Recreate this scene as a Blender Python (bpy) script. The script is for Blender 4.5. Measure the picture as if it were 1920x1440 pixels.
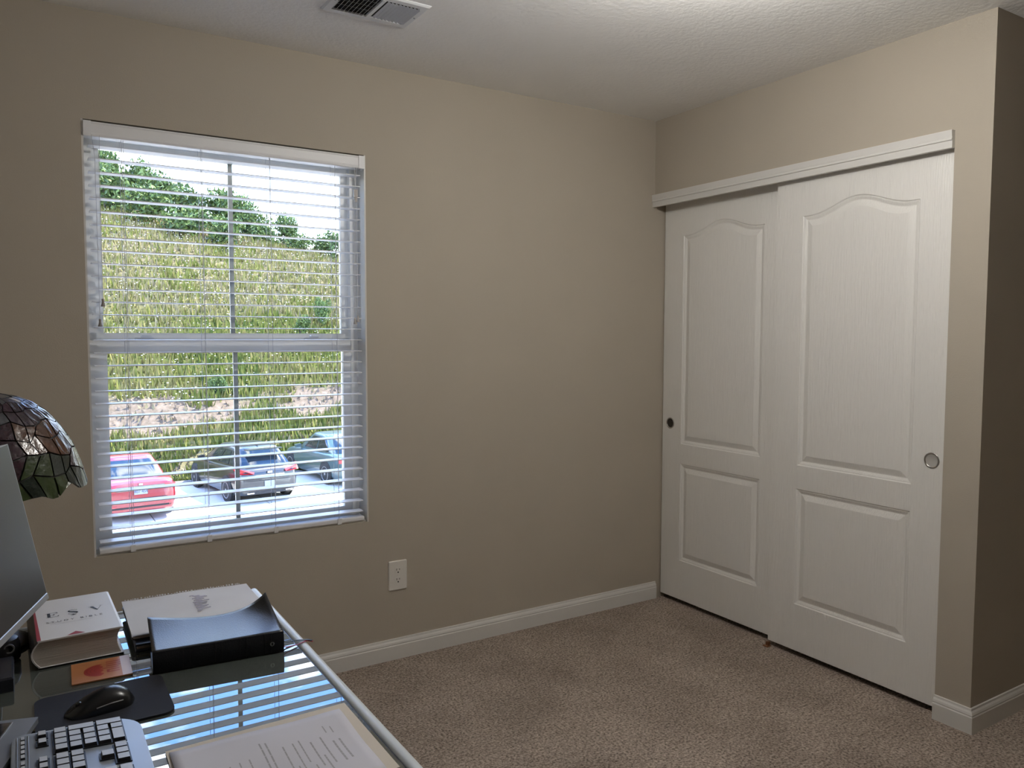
import bpy, bmesh, math, random
import numpy as np
from mathutils import Vector, Matrix, noise as mnoise

random.seed(7)
rng = np.random.default_rng(11)
S = bpy.context.scene
for o in list(bpy.data.objects):
    bpy.data.objects.remove(o)
COL = S.collection

# ------------------------------------------------------------------ camera
CAM = (-2.7385, -3.0072, 1.3677)
YAW, PITCH, ROLL, FPX = 0.5608, 0.0622, 0.0020, 1468.24
def camera():
    f = Vector((math.sin(YAW) * math.cos(PITCH), math.cos(YAW) * math.cos(PITCH), -math.sin(PITCH)))
    r = Vector((math.cos(YAW), -math.sin(YAW), 0)); u = r.cross(f)
    c, s = math.cos(ROLL), math.sin(ROLL)
    r2, u2 = c * r + s * u, -s * r + c * u
    cam = bpy.data.cameras.new('camera'); o = bpy.data.objects.new('camera', cam); COL.objects.link(o)
    m = Matrix((r2, u2, -f)).transposed().to_4x4(); m.translation = CAM
    o.matrix_world = m
    cam.sensor_width = 36; cam.lens = FPX / 1920 * 36; cam.clip_start = 0.02; cam.clip_end = 400
    S.camera = o
camera()

# ------------------------------------------------------------------ sky, sun, exposure
SKY = 8.5
FILL_GLOBE = 151.0          # radiance of the added fill globe
w = bpy.data.worlds.new('sky'); S.world = w; w.use_nodes = True
nt = w.node_tree; nt.nodes.clear()
def N(t, **k):
    n = nt.nodes.new(t)
    for a, b in k.items(): setattr(n, a, b)
    return n
tc = N('ShaderNodeTexCoord'); sp = N('ShaderNodeSeparateXYZ'); nt.links.new(tc.outputs['Generated'], sp.inputs[0])
rp = N('ShaderNodeValToRGB'); nt.links.new(sp.outputs['Z'], rp.inputs[0])
e = rp.color_ramp.elements
e[0].position = 0.0; e[0].color = (.86, .93, 1, 1); e[1].position = .75; e[1].color = (.10, .26, .72, 1)
e2 = e.new(.16); e2.color = (.60, .78, 1, 1); e3 = e.new(.34); e3.color = (.19, .40, .95, 1)
mp = N('ShaderNodeMapping'); mp.inputs['Scale'].default_value = (1, 1, 2.6); nt.links.new(tc.outputs['Generated'], mp.inputs[0])
nz = N('ShaderNodeTexNoise'); nz.inputs['Scale'].default_value = 3.4; nz.inputs['Detail'].default_value = 9; nz.inputs['Roughness'].default_value = .58
nt.links.new(mp.outputs[0], nz.inputs['Vector'])
cr = N('ShaderNodeValToRGB'); nt.links.new(nz.outputs['Fac'], cr.inputs[0])
cr.color_ramp.elements[0].position = .50; cr.color_ramp.elements[1].position = .64
mx = N('ShaderNodeMix', data_type='RGBA'); nt.links.new(cr.outputs['Color'], mx.inputs['Factor'])
nt.links.new(rp.outputs['Color'], mx.inputs['A']); mx.inputs['B'].default_value = (1.5, 1.5, 1.5, 1)
bg = N('ShaderNodeBackground'); bg.inputs['Strength'].default_value = SKY; nt.links.new(mx.outputs['Result'], bg.inputs['Color'])
ow = N('ShaderNodeOutputWorld'); nt.links.new(bg.outputs[0], ow.inputs['Surface'])
w.cycles.sampling_method = 'MANUAL'; w.cycles.sample_map_resolution = 512

sun = bpy.data.lights.new('sun', 'SUN'); sun.energy = 26; sun.angle = math.radians(.6); sun.color = (1, .95, .86)
so = bpy.data.objects.new('sun', sun); COL.objects.link(so)
so.rotation_euler = Vector((.52, .16, .84)).to_track_quat('Z', 'Y').to_euler()

pt = bpy.data.lights.new('window_portal', 'AREA'); pt.shape = 'RECTANGLE'; pt.size = 1.0; pt.size_y = 1.5; pt.cycles.is_portal = True
po = bpy.data.objects.new('window_portal', pt); COL.objects.link(po)
po.location = (-2.045, .17, 1.342); po.rotation_euler = (-math.pi / 2, 0, 0)

vs = S.view_settings
vs.view_transform = 'Standard'; vs.look = 'None'; vs.gamma = 1; vs.use_curve_mapping = False
vs.exposure = 0.0
S.cycles.max_bounces = 12; S.cycles.diffuse_bounces = 6; S.cycles.glossy_bounces = 4
S.cycles.transparent_max_bounces = 12; S.cycles.sample_clamp_indirect = 12; S.cycles.caustics_reflective = False
S.cycles.use_denoising = True

# ------------------------------------------------------------------ materials
MATS = {}
def mat(name, col, rough=.6, metal=0.0, var=.0, vscale=8, bump=0.0, bscale=60, stretch=None, spec=.5, ior=1.5,
        col2=None, coat=0.0, trans=0.0, sss=None, detail=4):
    if name in MATS: return MATS[name]
    m = bpy.data.materials.new(name); m.use_nodes = True; MATS[name] = m
    t = m.node_tree; b = t.nodes['Principled BSDF']
    b.inputs['Base Color'].default_value = (*col, 1); b.inputs['Roughness'].default_value = rough
    b.inputs['Metallic'].default_value = metal; b.inputs['Specular IOR Level'].default_value = spec
    b.inputs['IOR'].default_value = ior; b.inputs['Coat Weight'].default_value = coat
    b.inputs['Coat Roughness'].default_value = .05; b.inputs['Transmission Weight'].default_value = trans
    co = t.nodes.new('ShaderNodeTexCoord'); v = co.outputs['Object']
    if stretch:
        mpn = t.nodes.new('ShaderNodeMapping'); mpn.inputs['Scale'].default_value = stretch
        t.links.new(v, mpn.inputs[0]); v = mpn.outputs[0]
    if var or col2:
        n = t.nodes.new('ShaderNodeTexNoise'); n.inputs['Scale'].default_value = vscale; n.inputs['Detail'].default_value = detail
        t.links.new(v, n.inputs['Vector'])
        r = t.nodes.new('ShaderNodeValToRGB'); t.links.new(n.outputs['Fac'], r.inputs[0])
        r.color_ramp.elements[0].position = .3; r.color_ramp.elements[1].position = .7
        c2 = col2 or tuple(min(1, x * (1 + var)) for x in col); c1 = col if col2 else tuple(x * (1 - var) for x in col)
        r.color_ramp.elements[0].color = (*c1, 1); r.color_ramp.elements[1].color = (*c2, 1)
        t.links.new(r.outputs[0], b.inputs['Base Color'])
    if bump:
        n2 = t.nodes.new('ShaderNodeTexNoise'); n2.inputs['Scale'].default_value = bscale; n2.inputs['Detail'].default_value = 3
        t.links.new(v, n2.inputs['Vector'])
        bp = t.nodes.new('ShaderNodeBump'); bp.inputs['Strength'].default_value = bump; bp.inputs['Distance'].default_value = .004
        t.links.new(n2.outputs['Fac'], bp.inputs['Height']); t.links.new(bp.outputs[0], b.inputs['Normal'])
    return m
def glass_mat(name, tint, refl_ior=1.5, rough=0.0):
    if name in MATS: return MATS[name]
    m = bpy.data.materials.new(name); m.use_nodes = True; MATS[name] = m
    t = m.node_tree; t.nodes.clear()
    o = t.nodes.new('ShaderNodeOutputMaterial'); mixn = t.nodes.new('ShaderNodeMixShader')
    tr = t.nodes.new('ShaderNodeBsdfTransparent'); tr.inputs[0].default_value = (*tint, 1)
    gl = t.nodes.new('ShaderNodeBsdfGlossy'); gl.inputs['Roughness'].default_value = rough
    fr = t.nodes.new('ShaderNodeFresnel'); fr.inputs[0].default_value = refl_ior
    t.links.new(fr.outputs[0], mixn.inputs[0]); t.links.new(tr.outputs[0], mixn.inputs[1]); t.links.new(gl.outputs[0], mixn.inputs[2])
    t.links.new(mixn.outputs[0], o.inputs[0]); return m

M_WALL = mat('wall_paint', (.43, .385, .318), .85, var=.02, vscale=3, bump=.12, bscale=240, spec=.25)
M_CEIL = mat('ceiling_paint', (.88, .875, .86), .9, bump=.5, bscale=60, var=.015, vscale=6, spec=.2)
M_TRIM = mat('white_trim_paint', (.66, .645, .615), .38, bump=.05, bscale=90)
M_VINYL = mat('window_vinyl', (.84, .83, .79), .35, var=.01)
M_DOOR = mat('door_paint', (.80, .785, .75), .33, bump=.5, bscale=9, stretch=(30, 30, 1.2), spec=.5, var=.015)
M_BLIND = mat('blind_slat', (.78, .78, .79), .45, var=.01)
M_CORD = mat('blind_cord', (.62, .62, .64), .8, var=.05)
M_TASSEL = mat('tassel_plastic', (.25, .22, .20), .5, var=.1)
M_DARK = mat('dark_void', (.012, .011, .01), .9, var=.1)
M_BLACK = mat('black_plastic', (.006, .006, .007), .35, var=.1)
M_NAVY = mat('mouse_pad_cloth', (.008, .009, .016), .8, var=.15, vscale=300, bump=.2, bscale=900)
M_STEEL = mat('brushed_nickel', (.55, .53, .50), .28, metal=1, var=.05)
M_SILVER = mat('silver_plastic', (.36, .40, .46), .42, metal=.35, var=.03, vscale=20)
M_ALU = mat('aluminium', (.40, .42, .45), .38, metal=.7, var=.03, vscale=20)
M_GLASS = glass_mat('window_glass', (.95, .97, .97), 1.35)

# carpet: twisted pile, colour mottling, fine relief, shade of the pits put into the colour
def carpet():
    m = bpy.data.materials.new('carpet_pile'); m.use_nodes = True; t = m.node_tree; b = t.nodes['Principled BSDF']
    b.inputs['Roughness'].default_value = 1; b.inputs['Specular IOR Level'].default_value = .05
    co = t.nodes.new('ShaderNodeTexCoord')
    def noise(sc, det, rough=.6):
        n = t.nodes.new('ShaderNodeTexNoise'); n.inputs['Scale'].default_value = sc; n.inputs['Detail'].default_value = det
        n.inputs['Roughness'].default_value = rough; t.links.new(co.outputs['Object'], n.inputs['Vector']); return n
    big = noise(2.6, 5); fine = noise(120, 3, .7); mid = noise(38, 3)
    r = t.nodes.new('ShaderNodeValToRGB'); t.links.new(fine.outputs['Fac'], r.inputs[0])
    r.color_ramp.elements[0].position = .30; r.color_ramp.elements[0].color = (.085, .066, .054, 1)
    r.color_ramp.elements[1].position = .62; r.color_ramp.elements[1].color = (.62, .515, .435, 1)
    r2 = t.nodes.new('ShaderNodeValToRGB'); t.links.new(big.outputs['Fac'], r2.inputs[0])
    r2.color_ramp.elements[0].position = .36; r2.color_ramp.elements[0].color = (.74, .73, .72, 1)
    r2.color_ramp.elements[1].position = .62; r2.color_ramp.elements[1].color = (1, 1, 1, 1)
    r3 = t.nodes.new('ShaderNodeValToRGB'); t.links.new(mid.outputs['Fac'], r3.inputs[0])
    r3.color_ramp.elements[0].position = .3; r3.color_ramp.elements[0].color = (.78, .78, .78, 1)
    r3.color_ramp.elements[1].position = .6
    x = t.nodes.new('ShaderNodeMix'); x.data_type = 'RGBA'; x.blend_type = 'MULTIPLY'; x.inputs['Factor'].default_value = 1
    t.links.new(r.outputs[0], x.inputs['A']); t.links.new(r2.outputs[0], x.inputs['B'])
    y = t.nodes.new('ShaderNodeMix'); y.data_type = 'RGBA'; y.blend_type = 'MULTIPLY'; y.inputs['Factor'].default_value = 1
    t.links.new(x.outputs['Result'], y.inputs['A']); t.links.new(r3.outputs[0], y.inputs['B'])
    t.links.new(y.outputs['Result'], b.inputs['Base Color'])
    bp = t.nodes.new('ShaderNodeBump'); bp.inputs['Strength'].default_value = .9; bp.inputs['Distance'].default_value = .008
    t.links.new(fine.outputs['Fac'], bp.inputs['Height']); t.links.new(bp.outputs[0], b.inputs['Normal'])
    return m
M_CARPET = carpet()

# ------------------------------------------------------------------ mesh helpers
class MB:
    def __init__(s): s.v = []; s.f = []; s.mi = []
    def add(s, vs_, fs, mi=0):
        k = len(s.v); s.v += [tuple(p) for p in vs_]; s.f += [tuple(i + k for i in f) for f in fs]; s.mi += [mi] * len(fs); return s
    def box(s, x0, x1, y0, y1, z0, z1, mi=0):
        return s.add([(x0, y0, z0), (x1, y0, z0), (x1, y1, z0), (x0, y1, z0), (x0, y0, z1), (x1, y0, z1), (x1, y1, z1), (x0, y1, z1)],
                     [(0, 3, 2, 1), (4, 5, 6, 7), (0, 1, 5, 4), (1, 2, 6, 5), (2, 3, 7, 6), (3, 0, 4, 7)], mi)
    def cham(s, x0, x1, y0, y1, z0, z1, c=.003, mi=0):     # box with chamfered top edges
        return s.loft([[(x0, y0, z0), (x1, y0, z0), (x1, y1, z0), (x0, y1, z0)], [(x0, y0, z1 - c), (x1, y0, z1 - c), (x1, y1, z1 - c), (x0, y1, z1 - c)],
                       [(x0 + c, y0 + c, z1), (x1 - c, y0 + c, z1), (x1 - c, y1 - c, z1), (x0 + c, y1 - c, z1)]], mi=mi)
    def loft(s, rings, cap=True, closed=True, mi=0):
        n = len(rings[0]); vs_ = [p for r in rings for p in r]; fs = []
        for i in range(len(rings) - 1):
            for j in range(n if closed else n - 1):
                a, b = i * n + j, i * n + (j + 1) % n
                fs.append((a, b, b + n, a + n))
        if cap: fs.append(tuple(range(n))[::-1]); fs.append(tuple((len(rings) - 1) * n + j for j in range(n)))
        return s.add(vs_, fs, mi)
    def lathe(s, prof, c=(0, 0, 0), n=24, axis='z', mi=0, cap=True):
        rings = []
        for r, h in prof:
            ring = []
            for j in range(n):
                a = 2 * math.pi * j / n; p = (r * math.cos(a), r * math.sin(a), h)
                if axis == 'x': p = (h, p[0], p[1])
                if axis == 'y': p = (p[1], h, p[0])
                ring.append((c[0] + p[0], c[1] + p[1], c[2] + p[2]))
            rings.append(ring)
        return s.loft(rings, cap=cap, mi=mi)
    def tube(s, pts, r, n=6, mi=0):
        pts = [Vector(p) for p in pts]; rings = []
        for i, p in enumerate(pts):
            d = (pts[min(i + 1, len(pts) - 1)] - pts[max(i - 1, 0)]).normalized()
            a = d.cross(Vector((0, 0, 1)) if abs(d.z) < .9 else Vector((1, 0, 0))).normalized(); b = d.cross(a)
            rr = r[i] if isinstance(r, (list, tuple)) else r
            rings.append([tuple(p + rr * (math.cos(2 * math.pi * j / n) * a + math.sin(2 * math.pi * j / n) * b)) for j in range(n)])
        return s.loft(rings, mi=mi)
    def prism(s, poly, z0, z1, mi=0):
        return s.loft([[(x, y, z0) for x, y in poly], [(x, y, z1) for x, y in poly]], mi=mi)
    def build(s, name, m, parent=None, smooth=False, fix=True):
        me = bpy.data.meshes.new(name); me.from_pydata(s.v, [], s.f)
        for mm in (m if isinstance(m, (list, tuple)) else [m]): me.materials.append(mm)
        me.polygons.foreach_set('material_index', s.mi)
        if fix:
            bm = bmesh.new(); bm.from_mesh(me); bmesh.ops.recalc_face_normals(bm, faces=bm.faces); bm.to_mesh(me); bm.free()
        if smooth:
            me.polygons.foreach_set('use_smooth', [True] * len(me.polygons))
            if isinstance(smooth, (int, float)) and smooth is not True: me.set_sharp_from_angle(angle=math.radians(smooth))
        return link(name, me, parent)
def link(name, me, parent=None, loc=None, rz=0):
    o = bpy.data.objects.new(name, me); COL.objects.link(o); o.parent = parent
    if loc is not None: o.location = loc
    if rz: o.rotation_euler = (0, 0, rz)
    return o
def tag(o, label, cat, group=None, kind=None):
    o['label'] = label; o['category'] = cat
    if group: o['group'] = group
    if kind: o['kind'] = kind
    return o
def thing(name, label, cat, loc=(0, 0, 0), rz=0, group=None, kind=None):
    return tag(link(name, None, None, loc, rz), label, cat, group, kind)
def rrect(x0, x1, y0, y1, r, n=6):
    rr = r if isinstance(r, (list, tuple)) else [r] * 4; out = []
    for (cx, cy, a0), q in zip(((x1, y1, 0), (x0, y1, 90), (x0, y0, 180), (x1, y0, 270)), rr):
        sx = -1 if cx == x1 else 1; sy = -1 if cy == y1 else 1
        for k in range(n + 1):
            a = math.radians(a0 + 90 * k / n); out.append((cx + sx * q + q * math.cos(a), cy + sy * q + q * math.sin(a)))
    return out
def text(s, size, m, parent, name, loc, rot=(0, 0, 0), sx=1.0):
    c = bpy.data.curves.new('t', 'FONT'); c.body = s; c.size = size; c.align_x = 'CENTER'; c.align_y = 'CENTER'; c.extrude = size * .003
    t = bpy.data.objects.new('t', c); COL.objects.link(t)
    me = bpy.data.meshes.new_from_object(t.evaluated_get(bpy.context.evaluated_depsgraph_get())); bpy.data.objects.remove(t)
    me.name = name; me.materials.clear(); me.materials.append(m)
    o = link(name, me, parent, loc); o.rotation_euler = rot; o.scale = (sx, 1, 1); return o

# ================================================================== ROOM SHELL
H = 2.44; CL = 1.625; OY = 1.50          # ceiling, closet face length, closet opening
XL, XR, YB = -3.20, 1.10, -4.3           # left wall, far right wall, back wall
WX0, WX1, WZ0, WZ1 = -2.544, -1.545, .601, 2.084
WT = .16
def struct(name, mb, m, label, cat, smooth=False):
    return tag(mb.build(name, m, smooth=smooth), label, cat, kind='structure')
struct('floor', MB().box(XL - .1, XR + .1, YB - .1, .02, -.12, 0), M_CARPET, 'mottled grey-brown cut pile carpet covering the floor', 'carpet')
struct('ceiling', MB().box(XL - .1, XR + .1, YB - .1, .02, H, H + .12), M_CEIL, 'off-white lightly textured ceiling', 'ceiling')
m = MB(); m.box(XL - .1, WX0, 0, WT, -.1, H + .1); m.box(WX1, XR + .1, 0, WT, -.1, H + .1)
m.box(WX0, WX1, 0, WT, -.1, WZ0); m.box(WX0, WX1, 0, WT, WZ1, H + .1)
struct('wall_front', m, M_WALL, 'greige painted wall around the window', 'wall')
m = MB(); m.box(0, .11, -CL, -OY, 0, H); m.box(0, .11, -OY, 0, 2.04, H)
struct('wall_right', m, M_WALL, 'greige wall above and beside the closet doors', 'wall')
struct('wall_return', MB().box(.11, XR, -CL, -CL + .10, 0, H), M_WALL, 'shaded greige wall turning away past the closet corner', 'wall')
struct('wall_closet_back', MB().box(.68, .75, -CL + .1, 0, 0, H), M_WALL, 'inner back wall of the closet behind the sliding doors', 'wall')
struct('wall_left', MB().box(XL - .1, XL, YB, 0, 0, H), M_WALL, 'greige wall behind the desk and monitor', 'wall')
struct('wall_back', MB().box(XL, XR, YB - .1, YB, 0, H), M_WALL, 'greige wall at the back of the room', 'wall')
struct('wall_far_right', MB().box(XR, XR + .1, YB, -CL, 0, H), M_WALL, 'greige wall at the far right of the alcove', 'wall')

BP = [(0, 0), (.014, 0), (.014, .058), (.0115, .062), (.0125, .066), (.010, .073), (.006, .079), (.005, .086), (0, .087)]
def baseboard(name, p0, p1, nrm, label, m0=0.0, m1=0.0):   # m0, m1: mitre (1 = outside corner, extends with the profile depth)
    d = (Vector(p1) - Vector(p0)).normalized(); n = Vector(nrm); mb = MB()
    r0 = [Vector(p0) + n * a - d * a * m0 + Vector((0, 0, z)) for a, z in BP]
    r1 = [Vector(p1) + n * a + d * a * m1 + Vector((0, 0, z)) for a, z in BP]
    mb.loft([r0, r1]); return struct(name, mb, M_TRIM, label, 'baseboard')
baseboard('baseboard_front', (XL, 0, 0), (.034, 0, 0), (0, -1, 0), 'long white baseboard under the window')
baseboard('baseboard_right', (0, -OY, 0), (0, -CL, 0), (-1, 0, 0), 'short white baseboard between closet doors and wall corner', 0, 1)
baseboard('baseboard_return', (0, -CL, 0), (XR, -CL, 0), (0, -1, 0), 'white baseboard on the shaded wall past the closet corner', 1, 0)
baseboard('baseboard_left', (XL, YB, 0), (XL, -.014, 0), (1, 0, 0), 'white baseboard behind the desk')
baseboard('baseboard_back', (XL + .014, YB, 0), (XR, YB, 0), (0, 1, 0), 'white baseboard at the back of the room')

# closet header fascia with a stepped profile
FP = [(.0, 2.072), (-.021, 2.072), (-.021, 2.069), (-.019, 2.052), (-.0175, 2.046), (-.020, 2.043), (-.020, 2.0385), (-.016, 2.0365), (-.016, 2.012), (.0, 2.012)]
m = MB(); m.loft([[(x, 0, z) for x, z in FP], [(x, -OY, z) for x, z in FP]])
struct('trim_1', m, M_TRIM, 'white header trim above the sliding closet doors', 'trim')

# ------------------------------------------------------------------ closet doors
def panel_loop(y0, y1, z0, z1, rise, d, n=28):
    """closed loop (y,z); arch top when rise>0; inset by d"""
    a, b, zb, zt = y0 + d, y1 - d, z0 + d, z1 - d
    pts = [(a, zb), (b, zb)]
    for k in range(n + 1):
        s = k / n; q = min(max((s - .04) / .92, 0), 1)
        pts.append((b + (a - b) * s, zt + rise * (.5 - .5 * math.cos(2 * math.pi * q)) ** 1.15))
    return pts
def make_door(name, ycen, xf, pull_s, label):
    root = thing(name, label, 'closet door', (xf, ycen, 0), kind='structure')
    W2, Z0, Z1 = .381, .026, 2.03
    if pull_s < 0: pass
    prof = [(0, 0), (.004, .0035), (.007, .0035), (.012, .0055), (.018, .0085), (.021, .0085), (.044, .0012), (.047, .0012)]
    bm = bmesh.new()
    outer = [(-W2, Z0), (W2, Z0), (W2, Z1), (-W2, Z1)]
    specs = [(-.25, .25, .822, 1.862, .052), (-.25, .25, .226, .722, 0)]
    def ring(pts, x): return [bm.verts.new((x, y, z)) for y, z in pts]
    def edges(vs_): return [bm.edges.new((vs_[i], vs_[(i + 1) % len(vs_)])) for i in range(len(vs_))]
    ov = ring(outer, 0); ed = edges(ov)
    for sp_ in specs:
        loops = [ring(panel_loop(*sp_, d), x) for d, x in prof]
        ed += edges(loops[0])
        for A, B in zip(loops, loops[1:]):
            for i in range(len(A)):
                bm.faces.new((A[i], A[(i + 1) % len(A)], B[(i + 1) % len(A)], B[i]))
        bm.faces.new(loops[-1])
    bmesh.ops.triangle_fill(bm, edges=ed, use_beauty=True)
    bk = ring(outer, .034)
    for i in range(4): bm.faces.new((ov[i], ov[(i + 1) % 4], bk[(i + 1) % 4], bk[i]))
    bm.faces.new(bk)
    bmesh.ops.recalc_face_normals(bm, faces=bm.faces)
    me = bpy.data.meshes.new('door_slab'); bm.to_mesh(me); bm.free(); me.materials.append(M_DOOR)
    link('door_slab', me, root)
    y = pull_s * .325
    pu = MB(); pu.lathe([(.0275, .0), (.0285, -.0022), (.0265, -.0034), (.0235, -.0026), (.0225, -.0006)], (0, y, .922), 32, 'x', cap=False)
    p = pu.build('finger_pull', M_STEEL, root, smooth=True)
    MB().lathe([(.0225, -.0008), (.021, -.0004), (.0, -.0003)], (0, y, .922), 32, 'x', cap=False).build('pull_cup', M_CUP if pull_s > 0 else M_SATIN, p, smooth=True)
    return root
M_SATIN = mat('satin_nickel', (.46, .45, .42), .4, metal=.2, var=.05)
M_CUP = mat('dark_pull_cup', (.03, .024, .018), .5, var=.2)
make_door('door_1', -.388, .068, 1, 'rear sliding closet door beside the room corner, dark finger pull')
make_door('door_2', -1.120, .026, -1, 'front sliding closet door nearest the wall end, bright nickel finger pull')
g = thing('door_guide', 'small brown floor guide under the corner of the front closet door', 'door guide', (.014, -.745, 0))
MB().cham(-.013, .013, -.012, .012, 0, .006, .002).build('base', mat('brown_plastic', (.16, .06, .02), .5, var=.1), g)
MB().cham(-.004, .010, -.010, .004, .006, .022, .002).build('fin', MATS['brown_plastic'], g)

# ------------------------------------------------------------------ window
win = thing('window_1', 'white vinyl single-hung window with centre grille bars', 'window', (0, 0, 0), kind='structure')
j = .006
m = MB(); m.box(WX0, WX0 + j, .0, .088, WZ0, WZ1); m.box(WX1 - j, WX1, .0, .088, WZ0, WZ1); m.box(WX0, WX1, .012, .088, WZ0, WZ0 + j)
m.build('jamb_liner', M_TRIM, win)
def frame(x0, x1, z0, z1, y0, y1, l, r, t, b):
    q = MB(); q.box(x0, x0 + l, y0, y1, z0, z1); q.box(x1 - r, x1, y0, y1, z0, z1)
    q.box(x0 + l, x1 - r, y0, y1, z1 - t, z1); q.box(x0 + l, x1 - r, y0, y1, z0, z0 + b); return q
X0, X1 = WX0 + j, WX1 - j
f_ = frame(X0, X1, WZ0 + j, WZ1 - j, .088, .158, .024, .024, .032, .022)
f_.box(X0 + .024, X0 + .029, .088, .093, WZ0 + .03, WZ1 - .03); f_.box(X1 - .029, X1 - .024, .088, .093, WZ0 + .03, WZ1 - .03)
f_.build('frame', M_VINYL, win)
us = frame(X0 + .024, X1 - .024, 1.325, WZ1 - .038, .128, .152, .030, .030, .028, .048).build('upper_sash', M_VINYL, win)
ls = frame(X0 + .024, X1 - .024, .628, 1.349, .096, .124, .036, .036, .046, .028).build('lower_sash', M_VINYL, win)
for zz, yy, pa in ((1.712, .140, us), (.979, .110, ls)):
    h = .345 if zz > 1.5 else .328
    MB().box(X0 + .052, X1 - .052, yy - .002, yy + .002, zz - h, zz + h).build('glass_pane', M_GLASS, pa)
    MB().box(-2.0455, -2.0285, yy + .003, yy + .009, zz - h, zz + h).build('grille_bar', M_VINYL, pa)
for xx in (-2.355, -1.735):
    k = MB(); k.cham(xx - .030, xx + .030, .098, .122, 1.349, 1.357, .002); k.cham(xx - .012, xx + .022, .092, .112, 1.357, 1.366, .003)
    k.build('sash_lock', M_VINYL, ls)

# ------------------------------------------------------------------ blind
bl = thing('window_blind', 'white two inch slat blind, open, filling the window recess', 'blind', (0, 0, 0))
bx0, bx1 = WX0 + .008, WX1 - .008
MB().box(bx0 + .004, bx1 - .004, .008, .060, 2.034, 2.074).build('head_rail', M_BLIND, bl)
va = MB(); va.loft([[(x, y, z) for y, z in ((.004, 2.030), (-.004, 2.030), (-.0055, 2.036), (-.004, 2.042), (-.004, 2.070), (-.006, 2.074), (-.004, 2.078), (.004, 2.078))] for x in (bx0 + .018, bx1 - .018)])
va.build('valance', M_BLIND, bl)
for s, x in ((1, bx0 - .002), (-1, bx1 + .002)):
    q = MB(); q.box(min(x, x + s * .024), max(x, x + s * .024), -.008, -.004, 2.029, 2.079); q.box(min(x, x + s * .004), max(x, x + s * .004), -.006, .03, 2.029, 2.079)
    q.build('valance_end', M_BLIND, bl)
sl = MB()
nseg = 4; cross = []
for k in range(nseg + 1):
    t_ = k / nseg; cross.append((-.025 + .05 * t_, .0012 * (1 - (2 * t_ - 1) ** 2)))
ringp = [(y, z + .0014) for y, z in cross] + [(y, z - .0014) for y, z in reversed(cross)]
sl.loft([[(x, y, z) for y, z in ringp] for x in (bx0 + .012, bx1 - .012)])
s0 = sl.build('slat', M_BLIND, bl)
SZ = [2.0035 - .04378 * i for i in range(32)]
s0.location = (0, .031, SZ[0]); s0.rotation_euler = (math.radians(.5), 0, 0)
for i, z in enumerate(SZ[1:]):
    c = s0.copy(); COL.objects.link(c); c.location = (0, .031, z); c.rotation_euler = (math.radians(.5 + .6 * math.sin(i * 1.7)), 0, 0)
br = MB(); br.loft([[(x, y, z) for y, z in rrect(.002, .056, .608, .625, .004, 3)] for x in (bx0 + .010, bx1 - .010)])
br.build('bottom_rail', M_BLIND, bl, smooth=30)
LX = (-2.424, -2.168, -1.924, -1.670)
for x in LX:
    MB().tube([(x, .0045, 2.034), (x + .002, .0045, 1.3), (x, .003, .626)], .0009, 5).build('ladder_cord', M_CORD, bl)
    MB().tube([(x, .0575, 2.034), (x - .001, .0575, 1.3), (x, .0575, .626)], .0009, 5).build('ladder_cord', M_CORD, bl)
    MB().tube([(x + .009, .031, 2.034), (x + .009, .031, .626)], .0009, 5).build('lift_cord', M_CORD, bl)
    MB().cham(x - .006, x + .010, -.0005, .004, .604, .628, .001).build('cord_clip', M_BLIND, bl)
def tassel(x, y, z, m_):
    MB().lathe([(.0028, .026), (.0042, .024), (.0038, .016), (.005, .009), (.0072, .002), (.0066, 0)], (x, y, z), 12).build('tassel', m_, bl, smooth=40)
M_TW = mat('tassel_grey', (.42, .39, .37), .5, var=.05)
for x, z, dx in ((-2.4945, 1.462, .004), (-2.505, 1.394, -.004)):
    MB().tube([(-2.502 + dx * 3, -.008, 2.034), (x + dx * .3, -.010, 1.96), (x, -.010, z + .024)], .0009, 5).build('lift_cord', M_CORD, bl); tassel(x, -.010, z, M_TASSEL)
for x, z, dx in ((-1.598, 1.411, -.005), (-1.5865, 1.419, .005)):
    MB().tube([(-1.590 + dx, -.008, 2.034), (-1.592, -.010, 1.955), (x, -.010, 1.88), (x, -.010, z + .024)], .0009, 5).build('tilt_cord', M_BLIND, bl); tassel(x, -.010, z, M_TW)
q = MB(); q.cham(-1.599, -1.584, -.015, -.006, 1.912, 1.944, .002); q.cham(-1.5945, -1.585, -.014, -.007, 1.895, 1.912, .001); q.build('cord_joiner', M_TW, bl)

# ------------------------------------------------------------------ outlet
M_PLATE = mat('outlet_plastic', (.70, .67, .62), .35, var=.01)
ol = thing('wall_outlet', 'white duplex outlet plate low on the wall right of the window', 'outlet', (-1.419, 0, .357))
pp = MB(); pp.loft([[(x, y, z) for x, z in rrect(-.0415 + d, .0415 - d, -.0625 + d, .0625 - d, .004, 3)] for y, d in ((0, 0), (-.0045, 0), (-.0065, .0035))]); pp.build('plate', M_PLATE, ol)
for zc in (.0205, -.0205):
    rc = MB(); rc.loft([[(x, y, zc + z) for x, z in [(max(-.0145, min(.0145, .0172 * math.cos(a))) , .0172 * math.sin(a) * .84) for a in [2 * math.pi * k / 24 for k in range(24)]]] for y in (-.004, -.0080)])
    r_ = rc.build('receptacle', M_PLATE, ol)
    MB().box(-.0075, -.0052, -.0084, -.0060, zc + .001, zc + .0095).build('slot', M_DARK, r_); MB().box(.0052, .0072, -.0084, -.0060, zc + .002, zc + .009).build('slot', M_DARK, r_)
    MB().lathe([(.0030, -.0060), (.0030, -.0084)], (0, 0, zc - .0065), 12, 'y').build('ground_hole', M_DARK, r_)
MB().lathe([(.0032, -.0060), (.0030, -.0074)], (0, 0, 0), 12, 'y').build('screw', M_PLATE, ol)

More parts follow.
